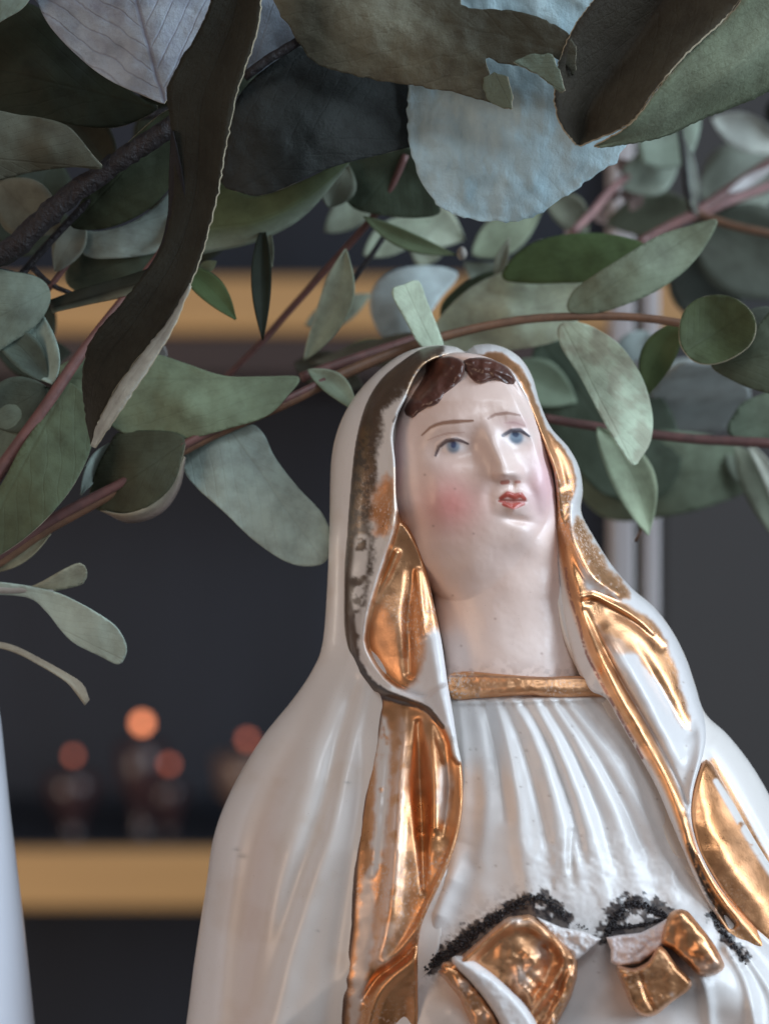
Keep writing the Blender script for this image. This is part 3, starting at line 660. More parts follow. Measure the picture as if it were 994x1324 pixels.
# ---- right edge of the mantle
mr_off = TPS([(602, 458, 42), (635, 450, 42), (650, 464, 52), (670, 470, 48), (680, 495, 62), (700, 545, 66), (690, 520, 64), (735, 590, 54), (712, 595, 52), (745, 630, 48), (720, 640, 34), (718, 700, 8), (740, 700, 42), (728, 760, 6), (750, 760, 40),
              (740, 850, 6), (780, 780, 34), (765, 850, 32), (840, 800, 26), (880, 860, 28), (800, 900, 34), (850, 900, 38), (905, 950, 40), (860, 980, 36), (845, 1010, 26), (890, 1040, 40), (880, 1095, 24), (920, 1140, 24), (990, 1220, 22), (1080, 1330, 20), (960, 1230, 18)])
GSTRIP = [(722, 640), (731, 700), (745, 762), (766, 825), (790, 880), (812, 920), (840, 968), (866, 1018), (883, 1065), (897, 1108), (925, 1155), (960, 1195), (1000, 1240)]
def mr_z(x, y, sd):
    z = zbase(x, y)+mr_off(x, y)*(0.25+0.75*prof(sdist(x, y, SILQ)[0]/26))
    z += stroke(x, y, [(655, 456), (676, 474), (690, 500), (703, 545), (728, 574), (743, 604), (747, 636), (740, 664), (739, 692), (750, 722), (768, 748), (800, 768)], [5, 6, 7], [5, 7, 8, 8])
    z -= stroke(x, y, [(690, 520), (706, 565), (722, 595), (730, 625)], [5, 7, 6], [4, 12, 5])
    z += stroke(x, y, [(668, 480), (684, 508), (697, 550), (712, 588), (724, 625)], 3.5, [3, 5, 5, 3])
    z -= stroke(x, y, [(755, 690), (775, 728), (798, 758)], 7, [2, 8, 3])
    z += stroke(x, y, GSTRIP, [7, 8, 9, 8], [4, 9, 10, 9, 6])
    z -= stroke(x, y, [(757, 790), (778, 835), (802, 880), (835, 935), (862, 985), (888, 1040)], 4, [4, 7, 6, 5])
    z -= gau(x, y, 762, 776, 12, 5, 6)
    z += stroke(x, y, [(752, 772), (765, 770), (785, 778), (815, 795), (842, 818)], 4, [6, 8, 7, 3])
    z -= stroke(x, y, [(790, 790), (825, 808), (855, 838)], 6, [3, 9, 5])
    z += stroke(x, y, [(785, 815), (812, 860), (845, 920), (875, 980)], [9, 12, 13, 10], [4, 12, 12, 5])
    z -= stroke(x, y, [(820, 835), (850, 885), (875, 930), (888, 950)], [8, 9, 8], [3, 11, 9, 4])
    z += stroke(x, y, [(865, 830), (888, 880), (905, 935), (905, 975), (897, 1010), (893, 1050)], 8, [4, 9, 10, 11, 8])
    z += stroke(x, y, [(905, 1105), (935, 1150), (975, 1190), (1020, 1235)], 5, 6)
    z -= stroke(x, y, [(890, 1100), (915, 1150), (945, 1195)], 5, [2, 9, 9])
    return z+(fbm(x, y, 24, 111, 2)-0.5)*3.4
def mr_c(x, y, sd):
    c = np.tile(WHITE*np.array([0.98, 1.0, 1.04]), (len(x), 1)); g = np.zeros(len(x)); n = fbm(x, y, 13, 121); f = fbm(x, y, 5, 122)
    def lay(m, col, gv):
        nonlocal c, g
        m = np.clip(m, 0, 1); c = c*(1-m[:, None])+np.array(col)*m[:, None]; g = g*(1-m)+gv*m
    lay(stroke(x, y, GSTRIP, [9, 12, 13, 14, 13, 10, 8, 7, 10, 12], 1, True), GOLD*np.array([1.0, 1.0, 0.95]), 1)
    lay(region(x, y, [(715, 590), (722, 600), (736, 640), (734, 680), (737, 700), (728, 705), (721, 680), (720, 640)], 2, 1), GOLD*0.9, 1)
    lay(region(x, y, [(640, 456), (662, 466), (682, 490), (693, 522), (706, 553), (728, 578), (742, 606), (744, 628), (738, 645), (732, 648), (722, 625), (708, 590), (696, 558), (685, 525), (672, 495), (655, 474), (620, 464), (606, 462)], 1.5, 2, 8), GOLD*np.array([0.9, 0.8, 0.7]), 1)
    lay(region(x, y, [(746, 668), (760, 690), (783, 728), (806, 756), (812, 772), (790, 768), (768, 752), (748, 722), (740, 695)], 3, 5, 9)*sst(0.2, 0.45, f+0.1), GOLD*np.array([1.05, 1.1, 1.15]), 0.9)
    lay(region(x, y, [(748, 764), (775, 765), (815, 784), (848, 810), (866, 845), (880, 890), (890, 925), (893, 945), (882, 940), (862, 900), (838, 865), (815, 838), (793, 822), (778, 815), (765, 795)], 2.5, 3, 10), GOLD, 1)
    lay(region(x, y, [(776, 812), (800, 822), (822, 840), (800, 845), (785, 835)], 4, 5)*0.7, GOLD, 1)
    lay(region(x, y, [(902, 1112), (925, 1150), (960, 1185), (1010, 1235), (1080, 1310), (1080, 1360), (1000, 1290), (960, 1240), (930, 1190)], 2, 2), GOLD*np.array([1, .95, .8]), 1)
    lay(stroke(x, y, [(731, 735), (736, 770), (748, 805), (756, 840), (770, 870), (800, 925), (830, 980)], 1.8, 0.85, True)*sst(0.3, 0.45, f), np.array([0.20, 0.07, 0.07]), 0.5)
    lay(stroke(x, y, [(890, 1092), (905, 1130), (922, 1165), (945, 1195)], [3, 5, 6], 1, True)*sst(0.3, 0.45, f+0.05), DARK, 0.2)
    lay(stroke(x, y, [(758, 770), (770, 776), (790, 786), (820, 806), (845, 835)], 2, 0.6, True), np.array([0.18, 0.07, 0.03]), 0.7)
    for i in range(26):
        sx = 740+random.random()*170; sy = 700+random.random()*380
        lay(gau(x, y, sx, sy, 1.4, 1.2, 0.6), (0.25, 0.18, 0.14), 0)
    return np.column_stack([c, g])
sheet('veil_lining', MRp, 1.5, mr_z, mr_c, M_porc, fig, roll=(5, 10), wall=45).__setitem__('label', 'gilded veil edge at the viewer\'s right')

# ---- fold of the mantle on the outer right, gilded inside
def rf_z(x, y, sd):
    return zbase(x, y)+18+stroke(x, y, [(905, 1000), (915, 1060), (950, 1120), (1010, 1190)], [14, 25, 30], [6, 15, 16])+(fbm(x, y, 26, 131, 2)-0.5)*4
def rf_c(x, y, sd):
    n = fbm(x, y, 12, 132); c = np.tile(GOLD*np.array([0.82, 0.74, 0.66]), (len(x), 1))*(0.75+0.5*fbm(x, y, 40, 133))[:, None]; g = np.ones(len(x))
    m = stroke(x, y, [(925, 1010), (950, 1050), (985, 1105), (1030, 1170)], [4, 8, 10], 1, True)*sst(0.3, 0.45, n+0.1)
    c = c*(1-m[:, None])+WHITE*m[:, None]; g = g*(1-m)
    return np.column_stack([c, g])
sheet('mantle_fold', [(908, 985), (918, 986), (935, 1015), (960, 1060), (990, 1110), (1030, 1170), (1080, 1260), (1090, 1330), (1010, 1240), (960, 1190), (925, 1145), (900, 1100), (890, 1050), (896, 1015)], 1.75, rf_z, rf_c, M_porc, fig, roll=(8, 14), wall=30)

# ---- cuffs and broken wrists
def const(col, g, jit=0.0, seed=1):
    col = np.array(col)
    def f(x, y, sd):
        n = fbm(x, y, 9, seed); return np.column_stack([col*(1-jit+2*jit*n[:, None]), np.full(len(x), g)])
    return f
def cuff_c(wpatch, seed):
    def f(x, y, sd):
        n = fbm(x, y, 10, seed); f2 = fbm(x, y, 9, seed+7); c = GOLD*(0.8+0.4*n[:, None]); g = np.ones(len(x))
        for (px, py, rx, ry, h) in wpatch:
            m = np.clip(gau(x, y, px, py, rx, ry, h)*sst(0.3, 0.55, f2+0.1), 0, 1); c = c*(1-m[:, None])+np.array([0.5, 0.47, 0.45])*m[:, None]; g = g*(1-0.7*m)
        d = sst(0.62, 0.75, f2)*0.4; c = c*(1-d[:, None])+np.array([0.10, 0.055, 0.03])*d[:, None]
        return np.column_stack([c, g])
    return f
cl = resample([(566, 1256), (600, 1233), (646, 1193), (655, 1186), (683, 1182), (690, 1185), (722, 1212), (741, 1232), (746, 1242), (746, 1262), (738, 1290), (700, 1362), (630, 1380), (594, 1290), (566, 1256)], 90, False)[:-1]
def cl_z(x, y, sd):
    z = 272-0.22*np.abs((x-668)*0.85-(y-1250)*0.3)-0.10*np.abs(y-1240)
    z -= 13*sst(10, 20, sd)*sst(1195, 1215, y+0.2*(x-660))
    z += stroke(x, y, [(600, 1242), (632, 1214), (662, 1191)], 5, 9)+stroke(x, y, [(716, 1214), (728, 1234), (723, 1258), (702, 1290), (686, 1312)], 5, [4, 11, 11, 7])-stroke(x, y, [(708, 1225), (712, 1250), (694, 1280)], 7, 7)
    z += (fbm(x, y, 16, 141, 2)-0.5)*16*sst(640, 680, x)*sst(1215, 1240, y)+(fbm(x, y, 22, 143, 2)-0.5)*8
    return z
o = sheet('cuff', cl, 1.5, cl_z, cuff_c([(678, 1262, 14, 14, 0.9), (700, 1225, 8, 14, 0.7), (668, 1190, 20, 5, 0.9), (705, 1240, 5, 14, 0.6)], 142), M_porc, fig, roll=(6, 38), wall=55, smooth_outline=False)
o['label'] = 'gilded cuff of the broken arm nearer the middle of the chest'
sheet('sleeve_band', [(584, 1238), (602, 1237), (630, 1254), (660, 1280), (684, 1306), (700, 1340), (705, 1380), (655, 1380), (650, 1335), (632, 1300), (606, 1268), (588, 1250)], 1.75,
      lambda x, y, sd: 270+0.05*(y-1240)+(fbm(x, y, 20, 145)-0.5)*6+0*x, const(WHITE*np.array([.97, 1, 1.05]), 0), M_porc, fig, roll=(13, 22), wall=30)
def fm_z(x, y, sd): return 255+0.03*(y-1240)+(fbm(x, y, 18, 147, 2)-0.5)*14
sheet('gilded_fold', [(570, 1250), (586, 1244), (604, 1264), (630, 1296), (648, 1330), (655, 1380), (620, 1380), (612, 1330), (594, 1288)], 1.75, fm_z, cuff_c([(600, 1275, 8, 8, 0.8), (625, 1315, 6, 9, 0.7)], 149), M_porc, fig, roll=(8, 18), wall=40)
def br(seed, zc):
    return lambda x, y, sd: zc+(fbm(x, y, 7, seed, 3)-0.5)*9+0*y
sheet('broken_wrist', [(690, 1184), (704, 1190), (725, 1199), (752, 1204), (777, 1214), (764, 1226), (748, 1240), (738, 1244), (725, 1226), (706, 1202)], 1.5, br(151, 246), const((0.74, 0.70, 0.69), 0, 0.06, 5), M_porc, fig, roll=(4, 10), wall=40, smooth_outline=False)
sheet('broken_wrist', [(783, 1212), (800, 1209), (828, 1206), (848, 1196), (864, 1186), (868, 1200), (862, 1218), (848, 1230), (826, 1246), (800, 1250), (789, 1244), (789, 1228)], 1.5, br(153, 250), const((0.74, 0.66, 0.66), 0, 0.06, 6), M_porc, fig, roll=(5, 12), wall=45, smooth_outline=False)
o = sheet('cuff', [(862, 1186), (874, 1176), (888, 1178), (902, 1194), (918, 1214), (930, 1234), (936, 1250), (924, 1260), (905, 1262), (888, 1246), (868, 1228), (854, 1218)], 1.5,
      lambda x, y, sd: 270+stroke(x, y, [(878, 1184), (898, 1212), (922, 1244)], 12, 8)+(fbm(x, y, 16, 155, 2)-0.5)*9, cuff_c([(915, 1248, 14, 10, 0.9), (880, 1240, 10, 8, 0.6)], 156), M_porc, fig, roll=(7, 28), wall=50)
o['label'] = 'gilded cuff of the broken arm at the viewer\'s right'
def cr_z(x, y, sd):
    z = 285-0.05*(y-1260)+(fbm(x, y, 18, 157)-0.5)*7+0*x
    z += stroke(x, y, [(812, 1262), (838, 1250), (850, 1226)], 4, 4)-stroke(x, y, [(826, 1260), (836, 1290), (846, 1308)], 3, 3)
    return z
sheet('cuff_button', [(796, 1250), (818, 1252), (838, 1242), (850, 1224), (860, 1228), (876, 1250), (893, 1268), (890, 1280), (868, 1296), (848, 1312), (832, 1314), (818, 1304), (808, 1282)], 1.5, cr_z,
      cuff_c([(868, 1286, 3, 3, 0.8)], 158), M_porc, fig, roll=(6, 28), wall=40, smooth_outline=True)

# ---- blackened crust round the breaks: many small crumbs joined in one part
def crumbs():
    co = []; f = []
    lines = [([(548, 1248), (575, 1232), (605, 1208), (640, 1186), (675, 1166), (705, 1164), (728, 1186)], 10, 520, 1), ([(785, 1206), (800, 1182), (818, 1168), (838, 1174), (862, 1185)], 9, 300, 1),
             ([(792, 1200), (815, 1198), (840, 1194), (858, 1188)], 4, 120, 1), ([(922, 1182), (935, 1205), (962, 1240)], 6, 90, 1), ([(745, 1196), (760, 1203)], 4, 14, .8), ([(556, 1248), (590, 1228), (622, 1200), (648, 1182)], 10, 330, 1.1)]
    ph = (1+5**0.5)/2
    ico = np.array([(-1, ph, 0), (1, ph, 0), (-1, -ph, 0), (1, -ph, 0), (0, -1, ph), (0, 1, ph), (0, -1, -ph), (0, 1, -ph), (ph, 0, -1), (ph, 0, 1), (-ph, 0, -1), (-ph, 0, 1)])/1.9
    fi = [(0, 11, 5), (0, 5, 1), (0, 1, 7), (0, 7, 10), (0, 10, 11), (1, 5, 9), (5, 11, 4), (11, 10, 2), (10, 7, 6), (7, 1, 8), (3, 9, 4), (3, 4, 2), (3, 2, 6), (3, 6, 8), (3, 8, 9), (4, 9, 5), (2, 4, 11), (6, 2, 10), (8, 6, 7), (9, 8, 1)]
    for pts, w, n, k in lines:
        Q = spline(pts, 3.0)
        n = int(n*1.7); ii = np.random.randint(0, len(Q), n)
        xs = Q[ii, 0]+np.random.normal(0, w*0.30, n); ys = Q[ii, 1]+np.random.normal(0, w*0.30, n); zs = tun_z(xs, ys, None)+np.random.rand(n)*2.5
        for x, y, z in zip(xs, ys, zs):
            r = (0.45+random.random()**2*1.5)*k
            c = np.array(at(x, y, z)); b0 = len(co)
            sc = np.array([random.uniform(.6, 1.5), random.uniform(.6, 1.2), random.uniform(.6, 1.3)])
            for v in ico: co.append(c+v*sc*r*S*random.uniform(.8, 1.2))
            f += [(a+b0, b_+b0, c_+b0) for a, b_, c_ in fi]
    o = link_mesh('blackened_crust', np.array(co), f, M_black, fig, smooth=False); o['kind'] = 'stuff'
crumbs()

# ---- the robe below the frame down to the table, on a round base
def ring_loft(name, rings, mat, parent, sides=48):
    co = []
    for (py, cx, rx, rz, zc) in rings:
        for j in range(sides):
            th = 2*math.pi*j/sides; w = 1+0.03*math.cos(9*th); co.append(at(cx+rx*w*math.cos(th), py, 0)); co[-1] = (co[-1][0], -(zc+rz*w*math.sin(th))*S, co[-1][2])
    n = len(rings)
    f = [(i*sides+j, i*sides+(j+1) % sides, (i+1)*sides+(j+1) % sides, (i+1)*sides+j) for i in range(n-1) for j in range(sides)]
    f.append(tuple(range(sides))[::-1]); f.append(tuple((n-1)*sides+j for j in range(sides)))
    col = np.tile(np.append(WHITE, 0), (len(co), 1))
    return link_mesh(name, np.array(co), f, mat, parent, col=col)
ring_loft('robe_skirt', [(1425, 665, 430, 190, 0), (1600, 665, 440, 235, 0), (1900, 660, 430, 260, 0), (2300, 655, 450, 290, 0), (2600, 650, 470, 310, 0)], M_porc, fig)
ring_loft('plinth', [(2598, 650, 500, 340, 0), (2615, 650, 520, 355, 0), (2680, 650, 525, 360, 0), (2700, 650, 515, 350, 0)], M_porc, fig)

# ------------------------------------------------------------------ eucalyptus
def rgba(c, n): return np.tile(np.append(np.array(c, float), 0), (n, 1))
def solid(o, th=1.6, edge=True):
    if edge: o.data.materials.append(M_edge)
    m = o.modifiers.new('thickness', 'SOLIDIFY'); m.thickness = th*S; m.offset = 0; m.use_rim = True
    if edge: m.material_offset_rim = 1
    return o
def loft_leaf(rails, cols, parent, nu=30, nv=5, mat=None, wave=3.0, th=1.6, name='leaf', edge=False):
    """rails: 2+ edge lines base to tip (x,y,z); cols: one colour per rail"""
    R = [resample(r, nu) for r in rails]; nr = len(R); k = (nr-1)*nv+1
    P = np.zeros((nu, k, 3)); Cc = np.zeros((nu, k, 4)); U = np.zeros((nu, k, 3)); ph = random.random()*9
    for j in range(k):
        s = j/nv; i = min(int(s), nr-2); t = s-i
        P[:, j] = R[i]*(1-t)+R[i+1]*t
        Cc[:, j, :3] = np.array(cols[i])*(1-t)+np.array(cols[i+1])*t
        U[:, j, 0] = np.linspace(0, 1, nu); U[:, j, 1] = 2*j/(k-1)-1
    if edge:
        jit = (fbm(np.arange(nu)*6.0, np.full(nu, ph*50), 5, 3, 3)-0.5)*5
        P[:, 0, 0] += jit; P[:, -1, 0] += jit[::-1]; P[:, 0, 1] += jit[::-1]*0.7; P[:, -1, 1] += jit*0.7
    wv = wave*np.sin(U[..., 0]*9+ph+U[..., 1]*2)
    P[..., 2] += wv
    co = at_np(P[..., 0].ravel(), P[..., 1].ravel(), P[..., 2].ravel())
    idx = np.arange(nu*k).reshape(nu, k)
    q = np.stack([idx[:-1, :-1], idx[1:, :-1], idx[1:, 1:], idx[:-1, 1:]], -1).reshape(-1, 4)
    o = link_mesh(name, co, q, mat or M_leaf, parent, col=Cc.reshape(-1, 4), uv=U.reshape(-1, 3))
    return solid(o, th, edge)
def leaf(parent, base, tip, w, z, col, bend=0.0, cup=0.25, roll=0.0, wide=0.45, mat=None, col2=None, edge=False, blunt=0.9):
    """single leaf: base (x,y), tip (x,y), half width w, depth z or (zbase, ztip); bend = sideways bow, roll = tilt about its axis"""
    zb, zt = z if isinstance(z, tuple) else (z, z)
    n = 22; b = np.array(base, float); t = np.array(tip, float); d = t-b; L = np.linalg.norm(d); d /= L; s = np.array([-d[1], d[0]])
    u = np.linspace(0, 1, n); m = 9
    wid = w*np.where(u < wide, np.sin(0.5*math.pi*np.clip(u/wide, 0, 1))**0.75, np.maximum(0, np.cos(0.5*math.pi*(u-wide)/(1-wide)))**blunt); wid = np.maximum(wid, 0.8)
    cen = b+np.outer(u*L, d)+np.outer(np.sin(u*math.pi)*bend, s)
    P = np.zeros((n, m, 3)); U = np.zeros((n, m, 3)); Cc = np.zeros((n, m, 4)); ph = random.random()*9
    c1 = np.array(col); c2 = np.array(col2 if col2 is not None else col)
    for j in range(m):
        v = 2*j/(m-1)-1
        P[:, j, :2] = cen+np.outer(wid*v, s)
        P[:, j, 2] = zb+(zt-zb)*u+cup*wid*(abs(v)**1.4-0.5)+roll*wid*v+0.06*w*np.sin(u*8+ph+v*2)+0.2*w*np.sin(u*math.pi)
        U[:, j, 0] = u; U[:, j, 1] = v; Cc[:, j, :3] = c1*(1-(v+1)/2)+c2*((v+1)/2)
    co = at_np(P[..., 0].ravel(), P[..., 1].ravel(), P[..., 2].ravel()); idx = np.arange(n*m).reshape(n, m)
    q = np.stack([idx[:-1, :-1], idx[1:, :-1], idx[1:, 1:], idx[:-1, 1:]], -1).reshape(-1, 4)
    o = link_mesh('leaf', co, q, mat or M_leaf, parent, col=Cc.reshape(-1, 4), uv=U.reshape(-1, 3))
    return solid(o, 1.4, edge)
def poly_leaf(parent, outline, zpts, col, base, tip, mat=None, step=5, ragged=0.0, edge=True, rough_z=3.0, wid=None, sharp=False, th=1.8, colf=None):
    Q = np.array(outline, float)
    if not sharp: Q = spline(Q, 6.0, True)
    else:
        Q = np.vstack([np.linspace(Q[i], Q[(i+1) % len(Q)], max(2, int(np.linalg.norm(Q[(i+1) % len(Q)]-Q[i])/5)), endpoint=False) for i in range(len(Q))])
    if ragged:
        Q = Q+(np.stack([fbm(Q[:, 0], Q[:, 1], 7, 7, 2), fbm(Q[:, 0], Q[:, 1], 7, 8, 2)], 1)-0.5)*2*ragged
    t = TPS(zpts, 0.01); b = np.array(base, float); d = np.array(tip, float)-b; L = np.linalg.norm(d); d /= L; s = np.array([-d[1], d[0]])
    W = wid or 0.35*L; sd_ = random.randrange(99)
    def uvf(x, y):
        u = ((x-b[0])*d[0]+(y-b[1])*d[1])/L; v = ((x-b[0])*s[0]+(y-b[1])*s[1])/W
        return np.stack([u, v, 0*u], 1)
    def cf(x, y, sd):
        r = rgba(col, len(x))
        if colf: r[:, :3] = colf(x, y, r[:, :3])
        return r
    o = sheet('leaf', Q, step, lambda x, y, sd: t(x, y)+(fbm(x, y, 30, sd_, 3)-0.5)*2*rough_z, cf, mat or M_leaf, parent, roll=None, wall=0, smooth_outline=False, uvf=uvf)
    return solid(o, th, edge)
EG = 'eucalyptus branches hanging over the figurine'
def branch(label): return empty('eucalyptus_branch', None, label, 'branch', EG)

# -- foreground dried branch, top right
B = branch('foreground branch with a large pale leaf and curled dried olive leaves, top right')
PALE = (0.50, 0.66, 0.70)
poly_leaf(B, [(525, 60), (527, 110), (527, 160), (534, 205), (546, 235), (556, 256), (575, 271), (600, 279), (632, 286), (660, 286), (695, 277), (722, 259), (750, 241), (775, 224), (795, 210), (804, 193), (850, 150), (840, 60), (800, -30), (560, -30)],
          [(530, 100, 30), (540, 240, 30), (650, 285, 20), (620, 180, 60), (700, 150, 66), (800, 195, 40), (760, 0, 60), (580, 0, 40), (640, 230, 52)], PALE, (640, -60), (660, 290), wid=150, mat=M_leafpale, ragged=4, rough_z=7, step=3.5)
BR1 = (0.15, 0.14, 0.10)
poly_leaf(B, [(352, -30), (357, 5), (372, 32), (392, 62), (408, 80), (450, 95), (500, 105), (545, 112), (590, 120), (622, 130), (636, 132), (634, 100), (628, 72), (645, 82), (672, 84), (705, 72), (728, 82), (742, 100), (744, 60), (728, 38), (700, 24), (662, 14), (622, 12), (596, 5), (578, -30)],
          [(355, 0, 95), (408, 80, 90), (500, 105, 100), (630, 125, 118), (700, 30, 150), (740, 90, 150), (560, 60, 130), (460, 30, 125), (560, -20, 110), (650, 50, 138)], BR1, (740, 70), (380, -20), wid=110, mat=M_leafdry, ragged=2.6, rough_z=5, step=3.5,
          colf=lambda x, y, c: c*(1-0.62*sst(520, 640, x+0.6*(60-y))[:, None])*np.array([1.0, 1.0, 1.0]))  # lit left end and dark right end painted into the leaf colour
poly_leaf(B, [(626, 98), (640, 94), (656, 98), (662, 120), (663, 143), (648, 138), (630, 130), (624, 116)], [(626, 98, 128), (662, 143, 150), (656, 98, 140), (625, 125, 128)], (0.13, 0.15, 0.11), (640, 94), (663, 143), mat=M_leafdry, step=3, ragged=2.5, rough_z=3, sharp=True)
poly_leaf(B, [(664, 80), (686, 70), (714, 70), (722, 92), (731, 118), (724, 122), (708, 106), (688, 94)], [(664, 80, 160), (714, 72, 168), (730, 120, 180), (690, 92, 162)], (0.12, 0.145, 0.11), (664, 80), (731, 120), mat=M_leafdry, step=3, ragged=2.5, rough_z=3, sharp=True)
DK = (0.034, 0.028, 0.020); OL = (0.15, 0.172, 0.115)
loft_leaf([[(800, -40, 150), (748, 25, 155), (722, 80, 160), (716, 125, 160), (724, 160, 158), (744, 187, 150)],
           [(880, -40, 120), (830, 40, 118), (785, 100, 120), (760, 140, 125), (752, 170, 130), (748, 188, 150)],
           [(985, -40, 190), (940, 20, 192), (885, 72, 196), (848, 115, 194), (812, 160, 186), (750, 189, 152)]], [DK, DK, (0.07, 0.06, 0.042)], B, 90, 7, M_leafdry, 3, 2.0, edge=True)
loft_leaf([[(985, -40, 190), (942, 20, 192), (887, 72, 196), (850, 115, 194), (814, 160, 186), (768, 189, 160)],
           [(1060, -40, 170), (1010, 30, 172), (950, 90, 176), (890, 130, 172), (840, 166, 170), (772, 190, 158)],
           [(1090, 20, 120), (1040, 90, 120), (985, 122, 125), (912, 152, 135), (852, 178, 145), (776, 191, 156)]], [OL, (0.17, 0.19, 0.13), (0.14, 0.16, 0.105)], B, 90, 7, M_leafdry, 4, 2.0, edge=True)
tube('stem', [(1000, -60, 180), (900, -60, 120), (700, -70, 90), (560, -60, 60)], [7, 7, 6], M_stem_d, B)

# -- foreground branch, top left
B = branch('foreground branch with long twisted near-black leaf beside a pale veined leaf')
poly_leaf(B, [(40, -30), (50, 5), (64, 32), (90, 62), (122, 90), (150, 108), (182, 122), (213, 134), (217, 120), (224, 108), (250, 70), (275, 30), (290, -30)],
          [(50, 0, 70), (120, 88, 80), (213, 134, 120), (285, -20, 90), (180, 40, 110), (240, 70, 112)], (0.34, 0.39, 0.44), (213, 134), (160, -60), wid=95, mat=M_leafvein, rough_z=5, step=3.5,
          colf=lambda x, y, c: c*(1-0.35*sst(26, 4, (y-0.80*(x-45)))[:, None]*0+0)*(1-0.18*sst(0.45, .6, fbm(x, y, 30, 77))[:, None]))
K1 = (0.024, 0.022, 0.016)
loft_leaf([[(285, -40, 175), (262, 30, 175), (232, 80, 170), (216, 118, 165), (221, 160, 160), (226, 220, 160), (222, 275, 160), (204, 330, 165), (160, 388, 165), (118, 440, 160), (107, 490, 150), (112, 540, 150), (119, 574, 150)],
           [(315, -40, 172), (300, 30, 174), (280, 80, 172), (262, 130, 168), (258, 180, 165), (254, 240, 165), (240, 300, 170), (217, 350, 172), (172, 420, 172), (140, 460, 165), (122, 500, 160), (118, 545, 155), (119, 574, 150)],
           [(340, -40, 185), (335, 30, 188), (322, 75, 188), (304, 130, 186), (291, 200, 186), (280, 260, 186), (264, 320, 186), (246, 368, 186), (216, 418, 184), (183, 458, 180), (152, 500, 175), (128, 545, 165), (120, 574, 152)]],
          [K1, K1, (0.030, 0.026, 0.018)], B, 120, 6, M_leafdry, 3, 2.2, edge=True)
loft_leaf([[(246, 366, 187), (217, 416, 186), (184, 456, 182), (153, 498, 177), (128, 545, 167), (117, 576, 152)],
           [(247, 370, 196), (226, 420, 200), (206, 455, 202), (177, 500, 198), (147, 545, 186), (123, 579, 160)]], [(0.36, 0.37, 0.34), (0.50, 0.52, 0.48)], B, 40, 4, M_leafdry, 1, 1.5, edge=True)
loft_leaf([[(222, 168, 150), (219, 230, 150), (217, 280, 150), (205, 325, 155), (182, 360, 160)], [(224, 170, 168), (236, 225, 168), (240, 275, 166), (228, 325, 168), (190, 365, 166)]], [(0.02, 0.018, 0.02)]*2, B, 24, 4, M_leafdry, 1)
poly_leaf(B, [(288, 238), (292, 200), (302, 140), (330, 100), (385, 62), (430, 85), (520, 100), (560, 150), (548, 182), (500, 198), (450, 210), (405, 225), (368, 243), (335, 253), (308, 248)],
          [(290, 230, 30), (335, 253, 40), (540, 180, 10), (400, 80, 30), (420, 160, 70), (310, 130, 50), (480, 130, 40)], (0.036, 0.039, 0.037), (300, 250), (540, 110), wid=90, mat=M_leafdry, step=4, rough_z=4)
poly_leaf(B, [(325, -30), (385, -30), (392, 20), (390, 52), (352, 82), (322, 98), (318, 60)], [(325, -30, 50), (390, 50, 45), (322, 98, 60), (350, 30, 62)], (0.17, 0.195, 0.23), (322, 98), (365, -30), wid=45, mat=M_leafdry, step=4)
tube('stem', [(316, 100, 78), (345, 78, 82), (388, 52, 84), (430, 20, 90), (470, -40, 100)], [6, 6, 6, 7], M_stem_d, B, lumps=0.25)
tube('stem', [(-40, 345, 20), (20, 318, 30), (80, 262, 45), (140, 218, 60), (215, 168, 75), (300, 110, 70)], [15, 15, 13, 12, 10], M_stem_d, B, 12, lumps=0.35)
poly_leaf(B, [(-30, 148), (30, 149), (62, 154), (88, 163), (105, 180), (120, 200), (133, 218), (95, 216), (50, 221), (0, 232), (-30, 236)], [(-30, 190, 110), (133, 218, 80), (50, 160, 95), (50, 220, 80), (60, 190, 105)], (0.055, 0.06, 0.048), (-60, 200), (133, 218), wid=42, step=4)
poly_leaf(B, [(-30, -30), (45, -30), (35, 5), (8, 24), (-30, 40)], [(-30, -30, 90), (45, -20, 90), (0, 30, 90)], (0.14, 0.19, 0.17), (0, 25), (0, -60), wid=30, step=4)
poly_leaf(B, [(-30, 20), (40, 5), (100, 60), (180, 125), (205, 140), (150, 165), (80, 160), (-30, 148)], [(-30, 60, 0), (100, 60, 10), (200, 140, 20), (50, 150, 10), (60, 90, 30)], (0.016, 0.021, 0.015), (200, 140), (-40, 80), wid=70, step=5)

# -- middle-distance branch on the left with dark thick stem
B = branch('shaded branch of dark green leaves behind the twisted black leaf on the left')
poly_leaf(B, [(92, 292), (104, 262), (130, 225), (170, 180), (225, 140), (240, 190), (225, 235), (195, 268), (160, 288), (125, 297)], [(95, 290, -10), (225, 145, 30), (225, 235, 10), (150, 230, 28)], (0.03, 0.04, 0.026), (95, 292), (235, 140), wid=50, step=4)
poly_leaf(B, [(100, 300), (130, 299), (165, 290), (200, 268), (232, 240), (232, 300), (205, 325), (150, 334), (110, 330)], [(100, 300, -60), (230, 240, -50), (205, 325, -60), (160, 310, -45)], (0.22, 0.29, 0.285), (100, 315), (235, 270), wid=40, step=4)
poly_leaf(B, [(100, 330), (150, 322), (220, 315), (205, 352), (160, 372), (110, 380), (85, 362)], [(100, 330, -80), (220, 315, -70), (110, 380, -90), (150, 350, -60)], (0.04, 0.055, 0.042), (90, 365), (220, 315), wid=35, step=4)
leaf(B, (0, 235), (80, 300), 38, (-40, -20), (0.10, 0.115, 0.10), 6, 0.3, -0.3)
leaf(B, (110, 290), (72, 352), 20, (-50, -60), (0.16, 0.18, 0.16), 4)
leaf(B, (150, 230), (60, 120), 30, (-60, -90), (0.035, 0.04, 0.032), 6)
